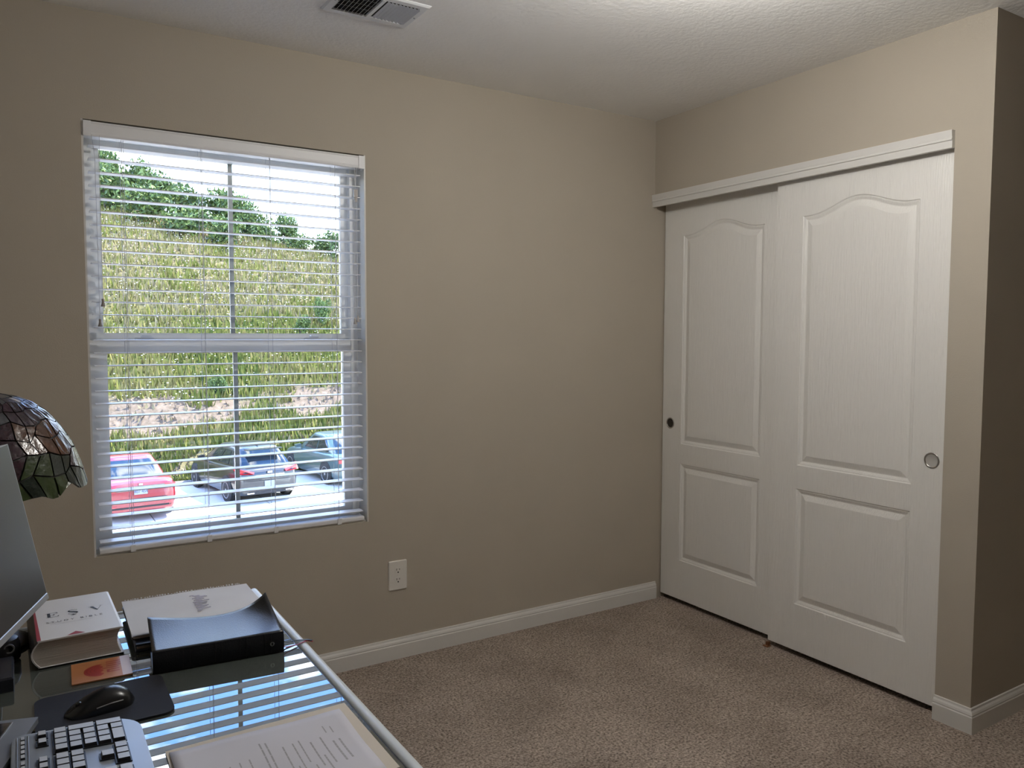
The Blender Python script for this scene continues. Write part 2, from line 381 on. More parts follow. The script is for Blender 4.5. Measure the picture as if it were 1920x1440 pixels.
# ------------------------------------------------------------------ ceiling vent
M_VENT = mat('vent_enamel', (.72, .74, .76), .4, var=.01)
vt = thing('ceiling_vent', 'white two-way metal ceiling register with a dark open half', 'air vent', (-1.716, -.536, H))
vw, vd = .152, .104
fr = MB()
def rect4(w_, d_, z): return [(-w_, -d_, z), (w_, -d_, z), (w_, d_, z), (-w_, d_, z)]
fr.loft([rect4(vw, vd, 0), rect4(vw, vd, -.002), rect4(vw - .006, vd - .006, -.007), rect4(vw - .028, vd - .028, -.007), rect4(vw - .028, vd - .028, .0)], cap=False)
fr.box(-.006, .006, -vd + .028, vd - .028, -.008, -.001)
fr.build('vent_frame', M_VENT, vt)
MB().box(-vw + .027, vw - .027, -vd + .027, vd - .027, -.0012, -.0004).build('duct_backing', M_DARK, vt)  # near-black sheet, shade inside the duct put in as colour
for k in range(9):
    x = .016 + .0130 * k
    vb = MB(); vb.add([(x, -vd + .034, -.0045), (x + .0074, -vd + .034, -.0092), (x + .0080, -vd + .034, -.0084), (x, -vd + .034, -.0037), (x, vd - .034, -.0045), (x + .0074, vd - .034, -.0092), (x + .0080, vd - .034, -.0084), (x, vd - .034, -.0037)],
                      [(0, 1, 2, 3), (4, 7, 6, 5), (0, 4, 5, 1), (1, 5, 6, 2), (2, 6, 7, 3), (3, 7, 4, 0)]); vb.build('louvre', M_VENT, vt)
    x = -.124 + .0130 * k
    vb = MB(); vb.add([(x, -vd + .028, -.0085), (x + .0040, -vd + .028, -.0020), (x + .0048, -vd + .028, -.0016), (x + .0008, -vd + .028, -.0081), (x, vd - .028, -.0085), (x + .0040, vd - .028, -.0020), (x + .0048, vd - .028, -.0016), (x + .0008, vd - .028, -.0081)],
                      [(0, 1, 2, 3), (4, 7, 6, 5), (0, 4, 5, 1), (1, 5, 6, 2), (2, 6, 7, 3), (3, 7, 4, 0)]); vb.build('louvre', M_VENT, vt)
for yy in (-.035, 0, .035): MB().box(-.124, -.007, yy - .001, yy + .001, -.003, -.0015).build('damper_bar', mat('vent_grey', (.20, .21, .22), .5, var=.05), vt)
for x in (-.138, .138): MB().lathe([(.0036, -.0065), (.0030, -.0088)], (x, 0, 0), 10).build('screw', MATS['vent_grey'], vt)
MB().tube([(-.134, -.02, -.007), (-.134, -.022, -.016), (-.134, -.034, -.018)], .0016, 6).build('damper_lever', M_BLACK, vt)

# ------------------------------------------------------------------ added fill lamp, unseen above the frame, brightens the room
cl = thing('ceiling_light', 'frosted glass globe ceiling light on a short nickel stem', 'ceiling lamp', (-1.2, -1.66, H))
MB().lathe([(.07, 0), (.07, -.012), (.055, -.022), (.010, -.026), (.010, -.095)], n=24).build('canopy', M_STEEL, cl, smooth=40)
gm = bpy.data.materials.new('lit_frosted_glass'); gm.use_nodes = True; b_ = gm.node_tree.nodes['Principled BSDF']
b_.inputs['Base Color'].default_value = (.8, .78, .74, 1); b_.inputs['Emission Color'].default_value = (1, .97, .92, 1); b_.inputs['Emission Strength'].default_value = FILL_GLOBE
MB().lathe([(.078 * math.sin(math.pi * k / 12), -.168 + .078 * math.cos(math.pi * k / 12)) for k in range(13)], n=28, cap=False).build('glass_globe', gm, cl, smooth=True)

# ================================================================== DESK
DZ = .75
dx0, dx1, dy0, dy1 = -3.05, -2.264, -2.62, -1.089
M_DGLASS = mat('desk_glass', (.072, .082, .076), .006, ior=2.15, var=.02, vscale=2, spec=.5)
M_DFRAME = mat('desk_white_metal', (.66, .70, .72), .32, var=.01)
dk = thing('desk', 'glass-topped desk with rounded white metal rim', 'desk', (0, 0, 0))
MB().box(dx0 + .026, dx1 - .026, dy0 + .026, dy1 - .020, DZ - .010, DZ - .001).build('glass_top', M_DGLASS, dk)
def rim(name, a, b):
    d = (Vector(b) - Vector(a)).normalized(); n = Vector((-d.y, d.x, 0)); q = MB()
    pr = [(.0115 * math.cos(t) * 1.0, .0125 * math.sin(t)) for t in [2 * math.pi * k / 14 for k in range(14)]]
    q.loft([[Vector(p) + n * u + Vector((0, 0, v)) for u, v in pr] for p in (a, b)]); return q.build(name, M_DFRAME, dk, smooth=50)
zz = DZ - .0105; e_ = .0115
rim('rim_tube', (dx1 - e_, dy0, zz), (dx1 - e_, dy1, zz)); rim('rim_tube', (dx0 + e_, dy0, zz), (dx0 + e_, dy1, zz))
rim('rim_tube', (dx0 + .02, dy1 - .009, zz), (dx1 - .02, dy1 - .009, zz)); rim('rim_tube', (dx0 + .02, dy0 + e_, zz), (dx1 - .02, dy0 + e_, zz))
MB().box(dx1 - .0262, dx1 - .022, dy0 + .02, dy1 - .018, DZ - .012, DZ - .004).build('edge_gasket', M_BLACK, dk)  # black strip standing in for the dark gap between glass and rim
for x in (dx0 + .035, dx1 - .035):
    for y in (dy0 + .04, dy1 - .06): MB().box(x - .02, x + .02, y - .02, y + .02, 0, DZ - .02).build('leg', M_DFRAME, dk)

# ------------------------------------------------------------------ white study book
PAGE = mat('page_block', (.48, .44, .40), .9, stretch=(1, 1, 160), var=.10, vscale=6, bump=.3, bscale=5)
JACKET = mat('white_jacket', (.70, .69, .70), .42, var=.01)
INK = mat('black_ink', (.01, .01, .012), .5, var=.1); REDINK = mat('red_ink', (.30, .012, .018), .5, var=.1)
bk = thing('study_book', 'thick white hardback book lettered E S V beside the monitor', 'book', (-2.6665, -1.2265, DZ), math.radians(1.2))
bw, bl2, bh = .0785, .1235, .0535
sp = []   # block with rounded spine (-x) and hollow fore-edge (+x)
for k in range(9):
    t_ = -1 + 2 * k / 8; sp.append((-bw + .006 + .012 * t_ * t_, bh / 2 + t_ * (bh / 2 - .003)))
fe = [(bw - .004 - .007 * (1 - (t_ / 4) ** 2), bh / 2 + t_ / 4 * (bh / 2 - .003)) for t_ in range(4, -5, -1)]
poly = sp + fe
m = MB(); m.loft([[(x, y, z) for x, z in poly] for y in (-bl2 + .004, bl2 - .004)]); m.build('page_block', PAGE, bk, smooth=40)
cov = [(bw, .0025), (bw, 0), (-bw + .016, 0)] + [(x - .003, z) for x, z in sp] + [(-bw + .014, bh), (bw - .004, bh), (bw, bh - .0015), (bw - .001, bh - .003), (-bw + .016, bh - .003)] + [(x, z) for x, z in reversed(sp)] + [(-bw + .017, .0025)]
m = MB(); m.loft([[(x, y, z) for x, z in cov] for y in (-bl2, bl2)])
jk = m.build('jacket', JACKET, bk)
MB().loft([[(x - .0034, y, z) for x, z in sp] + [(x - .0029, y, z) for x, z in reversed(sp)] for y in (-bl2 - .0004, bl2)]).build('board_edge', M_BLACK, bk)
MB().box(-bw + .014, bw - .001, -bl2 - .0005, bl2, -.0002, .0024).build('board_edge', M_BLACK, bk)
MB().add([(-bw + .0135, -bl2 + .001, bh + .0004), (-bw + .020, -bl2 + .001, bh + .0004), (-bw + .016, bl2, bh + .0004), (-bw + .0135, bl2, bh + .0004)], [(0, 1, 2, 3)]).build('red_spine_stripe', REDINK, jk)
zt = bh + .0006
def flat(name, polys, m_, parent, z):
    q = MB()
    for p in polys: q.add([(x, y, z) for x, y in p], [tuple(range(len(p)))])
    return q.build(name, m_, parent)
def R(x0, x1, y0, y1): return [(x0, y0), (x1, y0), (x1, y1), (x0, y1)]
ex, ey = -.042, .005; hh = .026
flat('letter', [R(ex, ex + .0052, ey, ey + hh), R(ex + .005, ex + .019, ey, ey + .0012), R(ex + .005, ex + .018, ey + hh - .0012, ey + hh), R(ex + .005, ex + .012, ey + hh / 2 - .0006, ey + hh / 2 + .0006),
                [(ex + .019, ey), (ex + .0202, ey + .007), (ex + .0165, ey + .001)], [(ex + .018, ey + hh), (ex + .0185, ey + hh - .006), (ex + .0155, ey + hh - .001)], [(ex + .012, ey + hh / 2 - .004), (ex + .013, ey + hh / 2 + .004), (ex + .0095, ey + hh / 2)], R(ex - .003, ex + .004, ey, ey + .001), R(ex - .003, ex + .004, ey + hh - .001, ey + hh)], INK, jk, zt)
sx, sy = .003, .005
ctr = [(.0075, .021), (.004, .0245), (-.001, .026), (-.0055, .024), (-.0075, .0205), (-.0055, .0165), (0, .0135), (.0055, .0098), (.0078, .0058), (.0055, .0018), (0, 0), (-.005, .0012), (-.0082, .005)]
wd = [.0004, .0007, .0008, .0010, .0016, .0026, .0032, .0028, .0017, .0010, .0008, .0007, .0004]
up_, dn = [], []
for i, (x, y) in enumerate(ctr):
    a, b = ctr[max(i - 1, 0)], ctr[min(i + 1, len(ctr) - 1)]; tx, ty = b[0] - a[0], b[1] - a[1]; L_ = math.hypot(tx, ty)
    up_.append((sx + x - ty / L_ * wd[i], sy + y + tx / L_ * wd[i])); dn.append((sx + x + ty / L_ * wd[i], sy + y - tx / L_ * wd[i]))
flat('letter', [[up_[i], up_[i + 1], dn[i + 1], dn[i]] for i in range(len(ctr) - 1)] + [[(sx + .0075, sy + .021), (sx + .0085, sy + .026), (sx + .0062, sy + .0225)], [(sx - .0082, sy + .005), (sx - .0088, sy), (sx - .0062, sy + .003)]], INK, jk, zt)
flat('ornament', [[(sx - .006, sy - .0055), (sx, sy - .0085), (sx + .006, sy - .0055), (sx, sy - .0035)]], INK, jk, zt)
vx, vy = .045, .005
flat('letter', [[(vx - .0105, vy + hh), (vx - .0050, vy + hh), (vx + .0028, vy + .001), (vx + .0005, vy)], [(vx + .0005, vy), (vx + .0020, vy + .0015), (vx + .0105, vy + hh), (vx + .0095, vy + hh)], R(vx - .0135, vx - .002, vy + hh - .0008, vy + hh), R(vx + .006, vx + .0135, vy + hh - .0008, vy + hh)], INK, jk, zt)
GREYINK = mat('grey_ink', (.20, .19, .20), .6, var=.1)
text('S T U D Y   B I B L E', .0125, GREYINK, jk, 'title_line', (.003, -.028, zt), sx=.92)
flat('subtitle_line', [R(-.040, .034, -.0432, -.0426)], GREYINK, jk, zt)
flat('red_triangle', [[(-.016, -bl2 + .004), (.014, -bl2 + .004), (-.001, -bl2 + .020)]], REDINK, jk, zt)

# ------------------------------------------------------------------ notebook on a navy book
nvb = thing('navy_book', 'thin navy book with pale page edges under the ringbound notebook', 'book', (-2.43, -1.245, DZ), math.radians(-2))
MB().cham(-.132, .125, -.118, .115, 0, .004, .001).build('cover', mat('navy_cover', (.006, .009, .028), .4, var=.1), nvb)
MB().box(-.129, .122, -.112, .112, .004, .0115).build('page_block', PAGE, nvb)
MB().cham(-.132, .125, -.118, .115, .0115, .0150, .001).build('cover', MATS['navy_cover'], nvb)
nb = thing('notebook', 'white ringbound notebook with torn top edge and faint blue writing', 'notebook', (-2.4335, -1.222, DZ + .015), math.radians(-1.0))
NBP = mat('notebook_paper', (.64, .64, .67), .8, var=.03, vscale=14)
MB().prism(rrect(-.134, .133, -.113, .109, .008, 4), 0, .0022).build('back_board', M_BLACK, nb)
MB().prism(rrect(-.132, .131, -.112, .108, .008, 4), .0024, .0085).build('page_block', PAGE, nb)
# top sheet: softly wavy, with little torn tabs along the far edge
q = MB(); nx, ny = 24, 10; vs_ = []
for jn in range(ny + 1):
    for i in range(nx + 1):
        x = -.134 + .2675 * i / nx; y = -.114 + .224 * jn / ny
        z = .0105 + .0012 * math.sin(x * 30 + 1) * math.sin(y * 22) + (.0018 if jn == 0 else 0) * -1 + .0022 * (jn / ny) ** 2 * (1 - i / nx)
        vs_.append((x, y, z))
for off in (0, -.0014): q.add([(a, b, c + off) for a, b, c in vs_], [(jn * (nx + 1) + i, jn * (nx + 1) + i + 1, (jn + 1) * (nx + 1) + i + 1, (jn + 1) * (nx + 1) + i) for jn in range(ny) for i in range(nx)])
q.build('top_sheet', NBP, nb, smooth=True, fix=False)
q = MB(); k = -.128
while k < .118:
    hgt = random.uniform(.002, .0055); ww = random.uniform(.0018, .004)
    zz_ = .0105 + .0022 * (1 - (k + .134) / .2675)
    q.box(k, k + ww, .108, .110 + hgt * .5, zz_, zz_ + .0006 + hgt * .45); k += ww + random.uniform(.0015, .0045)
q.build('torn_edge', NBP, nb)
q = MB(); BLUEINK = mat('blue_pen', (.55, .54, .64), .7, var=.1); GR2 = mat('faint_rule', (.53, .52, .53), .8, var=.03)
for k in range(26):
    y = -.035 + k * .0042; x = .006 + random.uniform(-.006, .006); L_ = random.uniform(.008, .026)
    q.box(x, x + L_, y, y + .0016, .0112 + .0014 * max(0, (y + .1) / .2) ** 2, .0126 + .0022 * max(0, (y + .114) / .224) ** 2)
q.build('pen_writing', BLUEINK, nb)

# ------------------------------------------------------------------ black leather book with curled cover
LEATH = mat('black_leather', (.006, .008, .013), .30, ior=1.75, bump=.18, bscale=420, var=.08, vscale=40)
LSP = mat('spine_leather', (.004, .005, .009), .5, ior=1.4, bump=.2, bscale=420, var=.1, vscale=40)  # same leather as the cover, colour darkened so the spine looks shaded
GOLD = mat('gilt', (.75, .68, .45), .35, metal=.6, var=.1)
lb = thing('leather_book', 'black leather book with curled cover corner and banded spine', 'book', (-2.4355, -1.4905, DZ), math.radians(-5.2))
hw, dp = .1165, .150
MB().box(-hw + .006, hw - .006, .006, dp - .012, .003, .0350).build('page_block', mat('gilt_edges', (.10, .085, .06), .4, var=.2), lb)
def csurf(u, v):     # top cover: u along spine (-1..1), v 0 at spine .. 1 at fore-edge
    x = u * hw; y = -.002 + v * dp
    lift = .017 * max(0, v) ** 2.2 * (max(0, -u)) ** 1.6 + .041 * max(0, v) ** 1.9 * max(0, u) ** 2.6
    sag = -.004 * math.sin(math.pi * v) * (1 - abs(u))
    return (x + .003 * v * u - (.014 * max(0, u) ** 3 * v ** 2), y - (.020 * max(0, u) ** 3 * v ** 3), .0385 + lift + sag)
q = MB(); nu, nv = 28, 16
top = [csurf(-1 + 2 * i / nu, jn / nv) for jn in range(nv + 1) for i in range(nu + 1)]
q.add(top, [(jn * (nu + 1) + i, jn * (nu + 1) + i + 1, (jn + 1) * (nu + 1) + i + 1, (jn + 1) * (nu + 1) + i) for jn in range(nv) for i in range(nu)])
o = q.build('top_cover', LEATH, lb, smooth=True); md = o.modifiers.new('thick', 'SOLIDIFY'); md.thickness = .0022; md.offset = -1
MB().cham(-hw - .001, hw + .001, -.002, dp, 0, .0028, .001).build('bottom_cover', LEATH, lb)
q = MB(); q.loft([[(x, -.0025 - .004 * math.sin(math.pi * k / 8), .0005 + .0385 * k / 8) for k in range(9)] + [(x, .004, .038), (x, .004, .001)] for x in (-hw, hw)]); spn = q.build('spine', LSP, lb, smooth=40)
for x in (-.058, -.002, .042, .088):
    for d in (-.006, .006) if abs(x) > .02 else (-.006, .006):
        q = MB(); q.loft([[(xx, -.0032 - .0045 * math.sin(math.pi * k / 8), .0005 + .0385 * k / 8) for k in range(9)] + [(xx, .002, .038), (xx, .002, .001)] for xx in (x + d - .0014, x + d + .0014)]); q.build('spine_band', LSP, spn, smooth=40)
MB().lathe([(.0042, 0), (.0040, -.0008), (.0028, -.0008), (.0026, 0)], (.104 - .010, -.0068, .020), 16, 'y').build('spine_emblem', mat('dull_silver', (.25, .25, .26), .4, metal=.5, var=.1), spn)
px, py, pz = csurf(-.18, .52)
o = MB().box(-.0032, .0032, -.0095, .0095, .0002, .0012).build('gilt_title', GOLD, lb); o.location = (px + .004, py, pz + .0004); o.rotation_euler = (math.radians(-1), math.radians(2), math.radians(10))
for name, m_, pts in (('ribbon', mat('black_ribbon', (.01, .01, .012), .5, var=.1), [(.100, .030, .022), (.125, .028, .006), (.150, .034, .0026), (.170, .024, .004), (.176, .019, .003)]),
                      ('ribbon', mat('red_ribbon', (.28, .02, .035), .5, var=.1), [(.100, .012, .020), (.122, .004, .004), (.145, .014, .0016), (.166, .023, .003), (.178, .018, .0012)])):
    q = MB(); vs_ = []
    for i, p in enumerate(pts):
        a = Vector(pts[max(i - 1, 0)]); b = Vector(pts[min(i + 1, len(pts) - 1)]); d = (b - a).normalized(); n = Vector((-d.y, d.x, 0)).normalized() * .0024
        vs_.append([Vector(p) - n, Vector(p) + n, Vector(p) + n + Vector((0, 0, .0008)), Vector(p) - n + Vector((0, 0, .0008))])
    q.loft(vs_); q.build(name, m_, lb)

# ------------------------------------------------------------------ orange card
cd = thing('orange_card', 'small orange printed card tucked under the white book', 'card', (-2.6295, -1.4115, DZ), math.radians(-2))
MB().box(-.0485, .0485, -.050, .046, 0, .0024).build('card_stock', mat('orange_card', (.42, .17, .065), .42, var=.06, vscale=20), cd)
CR = mat('card_red', (.30, .028, .022), .45, var=.08)
arc = [(-.003 - .026 * math.sin(t) * 1.0, -.006 + .028 * math.cos(t)) for t in [math.pi * k / 18 for k in range(19)]]
sc_ = [(-.003 + .006 * abs(math.sin(t * 3.5)), -.034 + .056 * t / math.pi) for t in [math.pi * k / 20 for k in range(1, 20)]]
flat('red_dome', [arc + sc_], CR, cd, .0026)
DR = mat('card_dark_red', (.20, .018, .016), .45, var=.08)
rg = []
for r_ in (.009, .015, .021):
    o1 = [(-.004 - r_ * math.sin(t), -.006 + r_ * 1.05 * math.cos(t)) for t in [math.pi * k / 14 for k in range(15)]]
    o2 = [(-.004 - (r_ - .0014) * math.sin(t), -.006 + (r_ - .0014) * 1.05 * math.cos(t)) for t in [math.pi * k / 14 for k in range(15)]]
    rg += [[o1[i], o1[i + 1], o2[i + 1], o2[i]] for i in range(14)]
flat('dome_rings', rg, DR, cd, .0028)
bars = [R(.008, .032, y, y + .0042) for y in (.024, .0145, .005)] + [R(.0, .028, -.004, -.0005)]
bars += [R(.011, .029, -.0135, -.0100), R(.011, .029, -.0235, -.0200), R(.008, .0125, -.0235, -.0100)]
flat('red_lettering', bars, CR, cd, .0026)
flat('pink_end', [R(.0325, .0482, -.0497, .0457)], mat('card_pink', (.58, .46, .44), .42, var=.03), cd, .0025)  # pink end of the card, window glare painted into its colour

# ------------------------------------------------------------------ mouse pad and mouse
pd = thing('mouse_pad', 'dark navy cloth mouse pad with rounded corners', 'mouse pad', (-2.6385, -1.5765, DZ), math.radians(0))
MB().prism(rrect(-.0985, .0985, -.082, .083, .018), 0, .0030).build('pad', M_NAVY, pd)
ms = thing('computer_mouse', 'black computer mouse on the navy mouse pad', 'mouse', (-2.645, -1.583, DZ + .003), math.radians(6))
rings = []
for k in range(15):
    s_ = k / 14; x = -.052 + .104 * s_
    wv = .031 * (1 - abs(2 * s_ - 1) ** 3.2) ** .5 * (1 - .10 * math.sin(math.pi * s_)); hv = .036 * (math.sin(math.pi * (s_ ** 1.35)) ** .55) * (.72 + .28 * s_)
    rings.append([(x, max(wv, .002) * math.cos(a), max(hv, .004) * max(0, math.sin(a)) ** .75) for a in [math.pi * q_ / 12 for q_ in range(13)]])
m = MB(); m.loft(rings); msb = m.build('shell', mat('mouse_shell', (.004, .0045, .006), .28, var=.1), ms, smooth=60)
MB().lathe([(.0045, -.003), (.006, -.0015), (.006, .0015), (.0045, .003)], (-.030, 0, .0125), 16, 'y').build('scroll_wheel', M_BLACK, ms, smooth=40)
MB().tube([(-.0515, 0, .003), (-.0446, 0, .0090), (-.0372, 0, .0134)], .0007, 5).build('button_seam', M_DARK, ms)
MB().tube([(-.010, -.0295, .013), (.012, -.0300, .016), (.030, -.027, .015)], .0012, 5).build('side_trim', MATS['dull_silver'], ms)

# ------------------------------------------------------------------ keyboard (long axis along y, user on the +x side)
kb = thing('keyboard', 'silver multimedia keyboard with pale keys in black wells', 'keyboard', (-2.684, -1.885, DZ), math.radians(90))
M_KTOP = mat('key_cap', (.52, .54, .57), .38, var=.02); M_KSIDE = mat('key_side', (.010, .010, .012), .4, var=.1)
def kbz(y): return .013 + .010 * (y + .088) / .176
pb = rrect(-.232, .2265, -.088, .084, [.016, .016, .045, .045], 8)
m = MB(); m.loft([[(x, y, 0.002) for x, y in pb], [(x, y, kbz(y) - .006) for x, y in pb], [(x * .992, y * .985, kbz(y) - .001) for x, y in pb], [(x * .975, y * .955, kbz(y) + .0) for x, y in pb]])
m.build('housing', M_SILVER, kb, smooth=35)
U = .0185
caps = {}
def capmesh(w_, d_):
    key = (round(w_, 4), round(d_, 4))
    if key not in caps:
        a, b = w_ / 2 - .0005, d_ / 2 - .0005; c_, e3_ = a - .0013, b - .0015; q = MB()
        q.loft([[(-a, -b, 0), (a, -b, 0), (a, b, 0), (-a, b, 0)], [(-c_, -e3_, .0060), (c_, -e3_, .0060), (c_, e3_, .0060), (-c_, e3_, .0060)]])
        q.mi = [1] * 4 + [1, 0]
        me = bpy.data.meshes.new('key'); me.from_pydata(q.v, [], q.f); me.materials.append(M_KTOP); me.materials.append(M_KSIDE)
        me.polygons.foreach_set('material_index', q.mi)
        bm = bmesh.new(); bm.from_mesh(me); bmesh.ops.recalc_face_normals(bm, faces=bm.faces); bm.to_mesh(me); bm.free(); caps[key] = me
    return caps[key]
def key(x, y, w_=1, d_=1): link('key', capmesh(w_ * U, d_ * U), kb, (x, y, kbz(y) + .0012)).rotation_euler = (math.radians(3.2), 0, 0)
def well(x0, x1, y0, y1):
    q = MB(); q.add([(x0, y0, kbz(y0) + .0004), (x1, y0, kbz(y0) + .0004), (x1, y1, kbz(y1) + .0004), (x0, y1, kbz(y1) + .0004), (x0, y0, kbz(y0) + .0022), (x1, y0, kbz(y0) + .0022), (x1, y1, kbz(y1) + .0022), (x0, y1, kbz(y1) + .0022)],
                    [(0, 3, 2, 1), (4, 5, 6, 7), (0, 1, 5, 4), (1, 2, 6, 5), (2, 3, 7, 6), (3, 0, 4, 7)]); q.build('key_well', M_KSIDE, kb)
ROW = [-.052 + U * i for i in range(5)]          # bottom row .. number row
FY = ROW[4] + .023
nx_ = [.1475, .166, .1845, .203]
well(nx_[0] - U * .56, nx_[3] + U * .56, ROW[0] - U * .56, ROW[4] + U * .56)
for i in range(4): key(nx_[i], ROW[4])
for i in range(3):
    for r_ in (1, 2, 3): key(nx_[i], ROW[r_])
key(nx_[3], (ROW[3] + ROW[2]) / 2, 1, 2); key(nx_[3], (ROW[1] + ROW[0]) / 2, 1, 2); key((nx_[0] + nx_[1]) / 2, ROW[0], 2, 1); key(nx_[2], ROW[0])
cx_ = [.082, .1005, .119]
well(cx_[0] - U * .56, cx_[2] + U * .56, ROW[3] - U * .56, ROW[4] + U * .56)
key(cx_[2], ROW[4]); key(cx_[1], ROW[4]); key(cx_[0], ROW[4]); key(cx_[2], ROW[3]); key(cx_[0], ROW[3]); key(cx_[1], ROW[3])
well(cx_[0] - U * .56, cx_[2] + U * .56, ROW[0] - U * .56, ROW[0] + U * .56); well(cx_[1] - U * .56, cx_[1] + U * .56, ROW[1] - U * .4, ROW[1] + U * .56)
for x in cx_: key(x, ROW[0])
key(cx_[1], ROW[1])
mx0 = .058
well(mx0 - 15 * U - .001, mx0 + .001, ROW[0] - U * .56, ROW[4] + U * .56)
def row(y, ws):
    x = mx0 - 15 * U
    for w_ in ws: key(x + w_ * U / 2, y, w_, 1); x += w_ * U
row(ROW[4], [1] * 13 + [2]); row(ROW[3], [1.5] + [1] * 12 + [1.5]); row(ROW[2], [1.75] + [1] * 11 + [2.25]); row(ROW[1], [2.25] + [1] * 10 + [2.75]); row(ROW[0], [1.5, 1, 1.5, 6, 1.5, 1, 1, 1.5])
for x0, n in ((.203, 1), (.178, 1), (.119, 3), (.054, 4), (-.030, 4), (-.114, 4), (-.205, 1)):
    well(x0 - U * (n - 1) - U * .52, x0 + U * .52, FY - .008, FY + .008)
    for i in range(n): key(x0 - U * i, FY, .92, .72)
for i in range(18):
    x = .205 - .0145 * i - (.006 if i > 4 else 0)
    link('media_key', capmesh(.0138, .0085), kb, (x, .0690, kbz(.069) - .0030))
MB().tube([(.214, .0625, kbz(.0625) + .0005), (-.215, .0625, kbz(.0625) + .0005)], .0011, 6).build('chrome_strip', M_STEEL, kb)
MB().tube([(.214, .0765, kbz(.0765) + .0002), (-.215, .0765, kbz(.0765) + .0002)], .0011, 6).build('chrome_strip', M_STEEL, kb)

# ------------------------------------------------------------------ papers
fo = thing('cream_folder', 'cream paper sheet lying under the printed page at the desk edge', 'paper', (-2.437, -1.893, DZ))
q = MB(); q.add([(-.138, .109, .0003), (.141, .118, .0003), (.140, -.112, .0003), (-.142, -.118, .0003)] + [(-.138, .109, .0016), (.141, .118, .0016), (.140, -.112, .0016), (-.142, -.118, .0016)], [(0, 1, 2, 3), (4, 7, 6, 5), (0, 4, 5, 1), (1, 5, 6, 2), (2, 6, 7, 3), (3, 7, 4, 0)])
q.build('sheet', mat('cream_paper', (.60, .54, .46), .8, var=.02), fo)
pr = thing('printed_page', 'white printed page of text lying near the desk rim', 'paper', (-2.443, -1.900, DZ + .0020), math.radians(-1))
q = MB(); nx, ny = 18, 12; vs_ = []
def pz_(x, y): return .0010 + .0014 * (1 + math.sin(x * 42 + y * 25)) * .5 + .0010 * math.sin(y * 40 - x * 12)
for jn in range(ny + 1):
    for i in range(nx + 1):
        x = -.130 + .258 * i / nx; y = -.107 + .210 * jn / ny; vs_.append((x, y, pz_(x, y) + .0006))
q.add(vs_, [(jn * (nx + 1) + i, jn * (nx + 1) + i + 1, (jn + 1) * (nx + 1) + i + 1, (jn + 1) * (nx + 1) + i) for jn in range(ny) for i in range(nx)])
o = q.build('sheet', mat('white_paper', (.60, .59, .64), .8, var=.015), pr, smooth=True); md = o.modifiers.new('t', 'SOLIDIFY'); md.thickness = .0004; md.offset = -1
PI_ = mat('print_grey', (.36, .35, .37), .8, var=.1)
def strip(q, x, y0, y1, wd_):
    n = 8
    for k in range(n):
        a, b = y0 + (y1 - y0) * k / n, y0 + (y1 - y0) * (k + .93) / n
        q.add([(x - wd_, a, pz_(x, a) + .0011), (x + wd_, a, pz_(x, a) + .0011), (x + wd_, b, pz_(x, b) + .0011), (x - wd_, b, pz_(x, b) + .0011)], [(0, 1, 2, 3)])
q = MB()
for x, y0, y1, wd_ in ((-.092, -.10, -.01, .0010), (-.078, -.10, .012, .0010), (-.062, -.10, .016, .0010), (-.048, -.10, .020, .0010), (-.034, -.10, .022, .0010), (-.012, -.10, .058, .0012), (-.004, -.10, .055, .0012), (.016, -.08, .030, .0011), (.024, -.10, -.030, .0011),
                   (.031, -.06, .032, .0010), (.041, -.03, .036, .0010), (.046, -.09, -.04, .0010), (.056, -.05, .024, .0012), (.064, -.075, -.02, .0012), (.073, -.05, .032, .0012), (.088, -.052, .014, .0015), (.098, -.048, .016, .0015), (.086, .040, .062, .0009), (.096, .036, .056, .0009)):
    strip(q, x, y0, y1, wd_)
q.build('printed_text', PI_, pr)

# ------------------------------------------------------------------ monitor
SCR = mat('screen_glass', (.010, .010, .011), .34, ior=1.6, var=.05)
mang = math.radians(-17.5)
mo = thing('monitor', 'switched-off desktop monitor with silver lower edge on a silver stand', 'monitor', (-2.7105, -1.446, DZ), mang)   # local -y runs along the screen towards the camera, +x faces the user
W_, H_, zb_ = .487, .276, .16
tl = math.radians(-11.1)
pan = MB(); pan.box(-.022, -.0015, -W_, 0, 0, H_); p_ = pan.build('back_shell', M_ALU, mo); p_.location = (0, 0, zb_); p_.rotation_euler = (0, tl, 0)
sc = MB(); sc.loft([[(x, y, z) for y, z in rrect(-W_ + .001, -.001, .010, H_ - .001, .004, 4)] for x in (-.0015, 0)]); s_ = sc.build('screen', SCR, p_)
MB().cham(-.0225, .0012, -W_, 0, -.001, .0095, .001).build('lower_bezel', M_ALU, p_)
MB().box(-.0225, .0, -.0011, .0004, 0, H_).build('side_bezel', M_ALU, p_)
MB().box(-.0225, .0, -W_, 0, H_ - .0008, H_ + .0006).build('top_bezel', M_ALU, p_)
st = MB(); st.loft([[(-.085, -.243 - .030, .010), (-.085, -.243 + .030, .010), (-.100, -.243 + .030, .010), (-.100, -.243 - .030, .010)], [(-.030, -.243 - .030, .26), (-.030, -.243 + .030, .26), (-.046, -.243 + .030, .26), (-.046, -.243 - .030, .26)]])
st.build('stand_neck', M_ALU, mo)
bs = MB(); bx_ = .024
bs.loft([[(x, y, z) for x, y in rrect(-.17, bx_, -.243 - .0965, -.243 + .0965, .002, 2)] for z in (.006, .015)])
b_ = bs.build('stand_base', M_ALU, mo)
MB().box(-.150, bx_ - .034, -.243 - .070, -.243 + .0855, .0151, .0156).build('base_inset', mat('dark_mirror', (.20, .19, .20), .08, metal=.9, var=.4, vscale=60), b_)
MB().box(bx_ - .034, bx_ - .0325, -.243 - .070, -.243 + .0855, .0150, .0165).build('inset_edge', M_STEEL, b_)
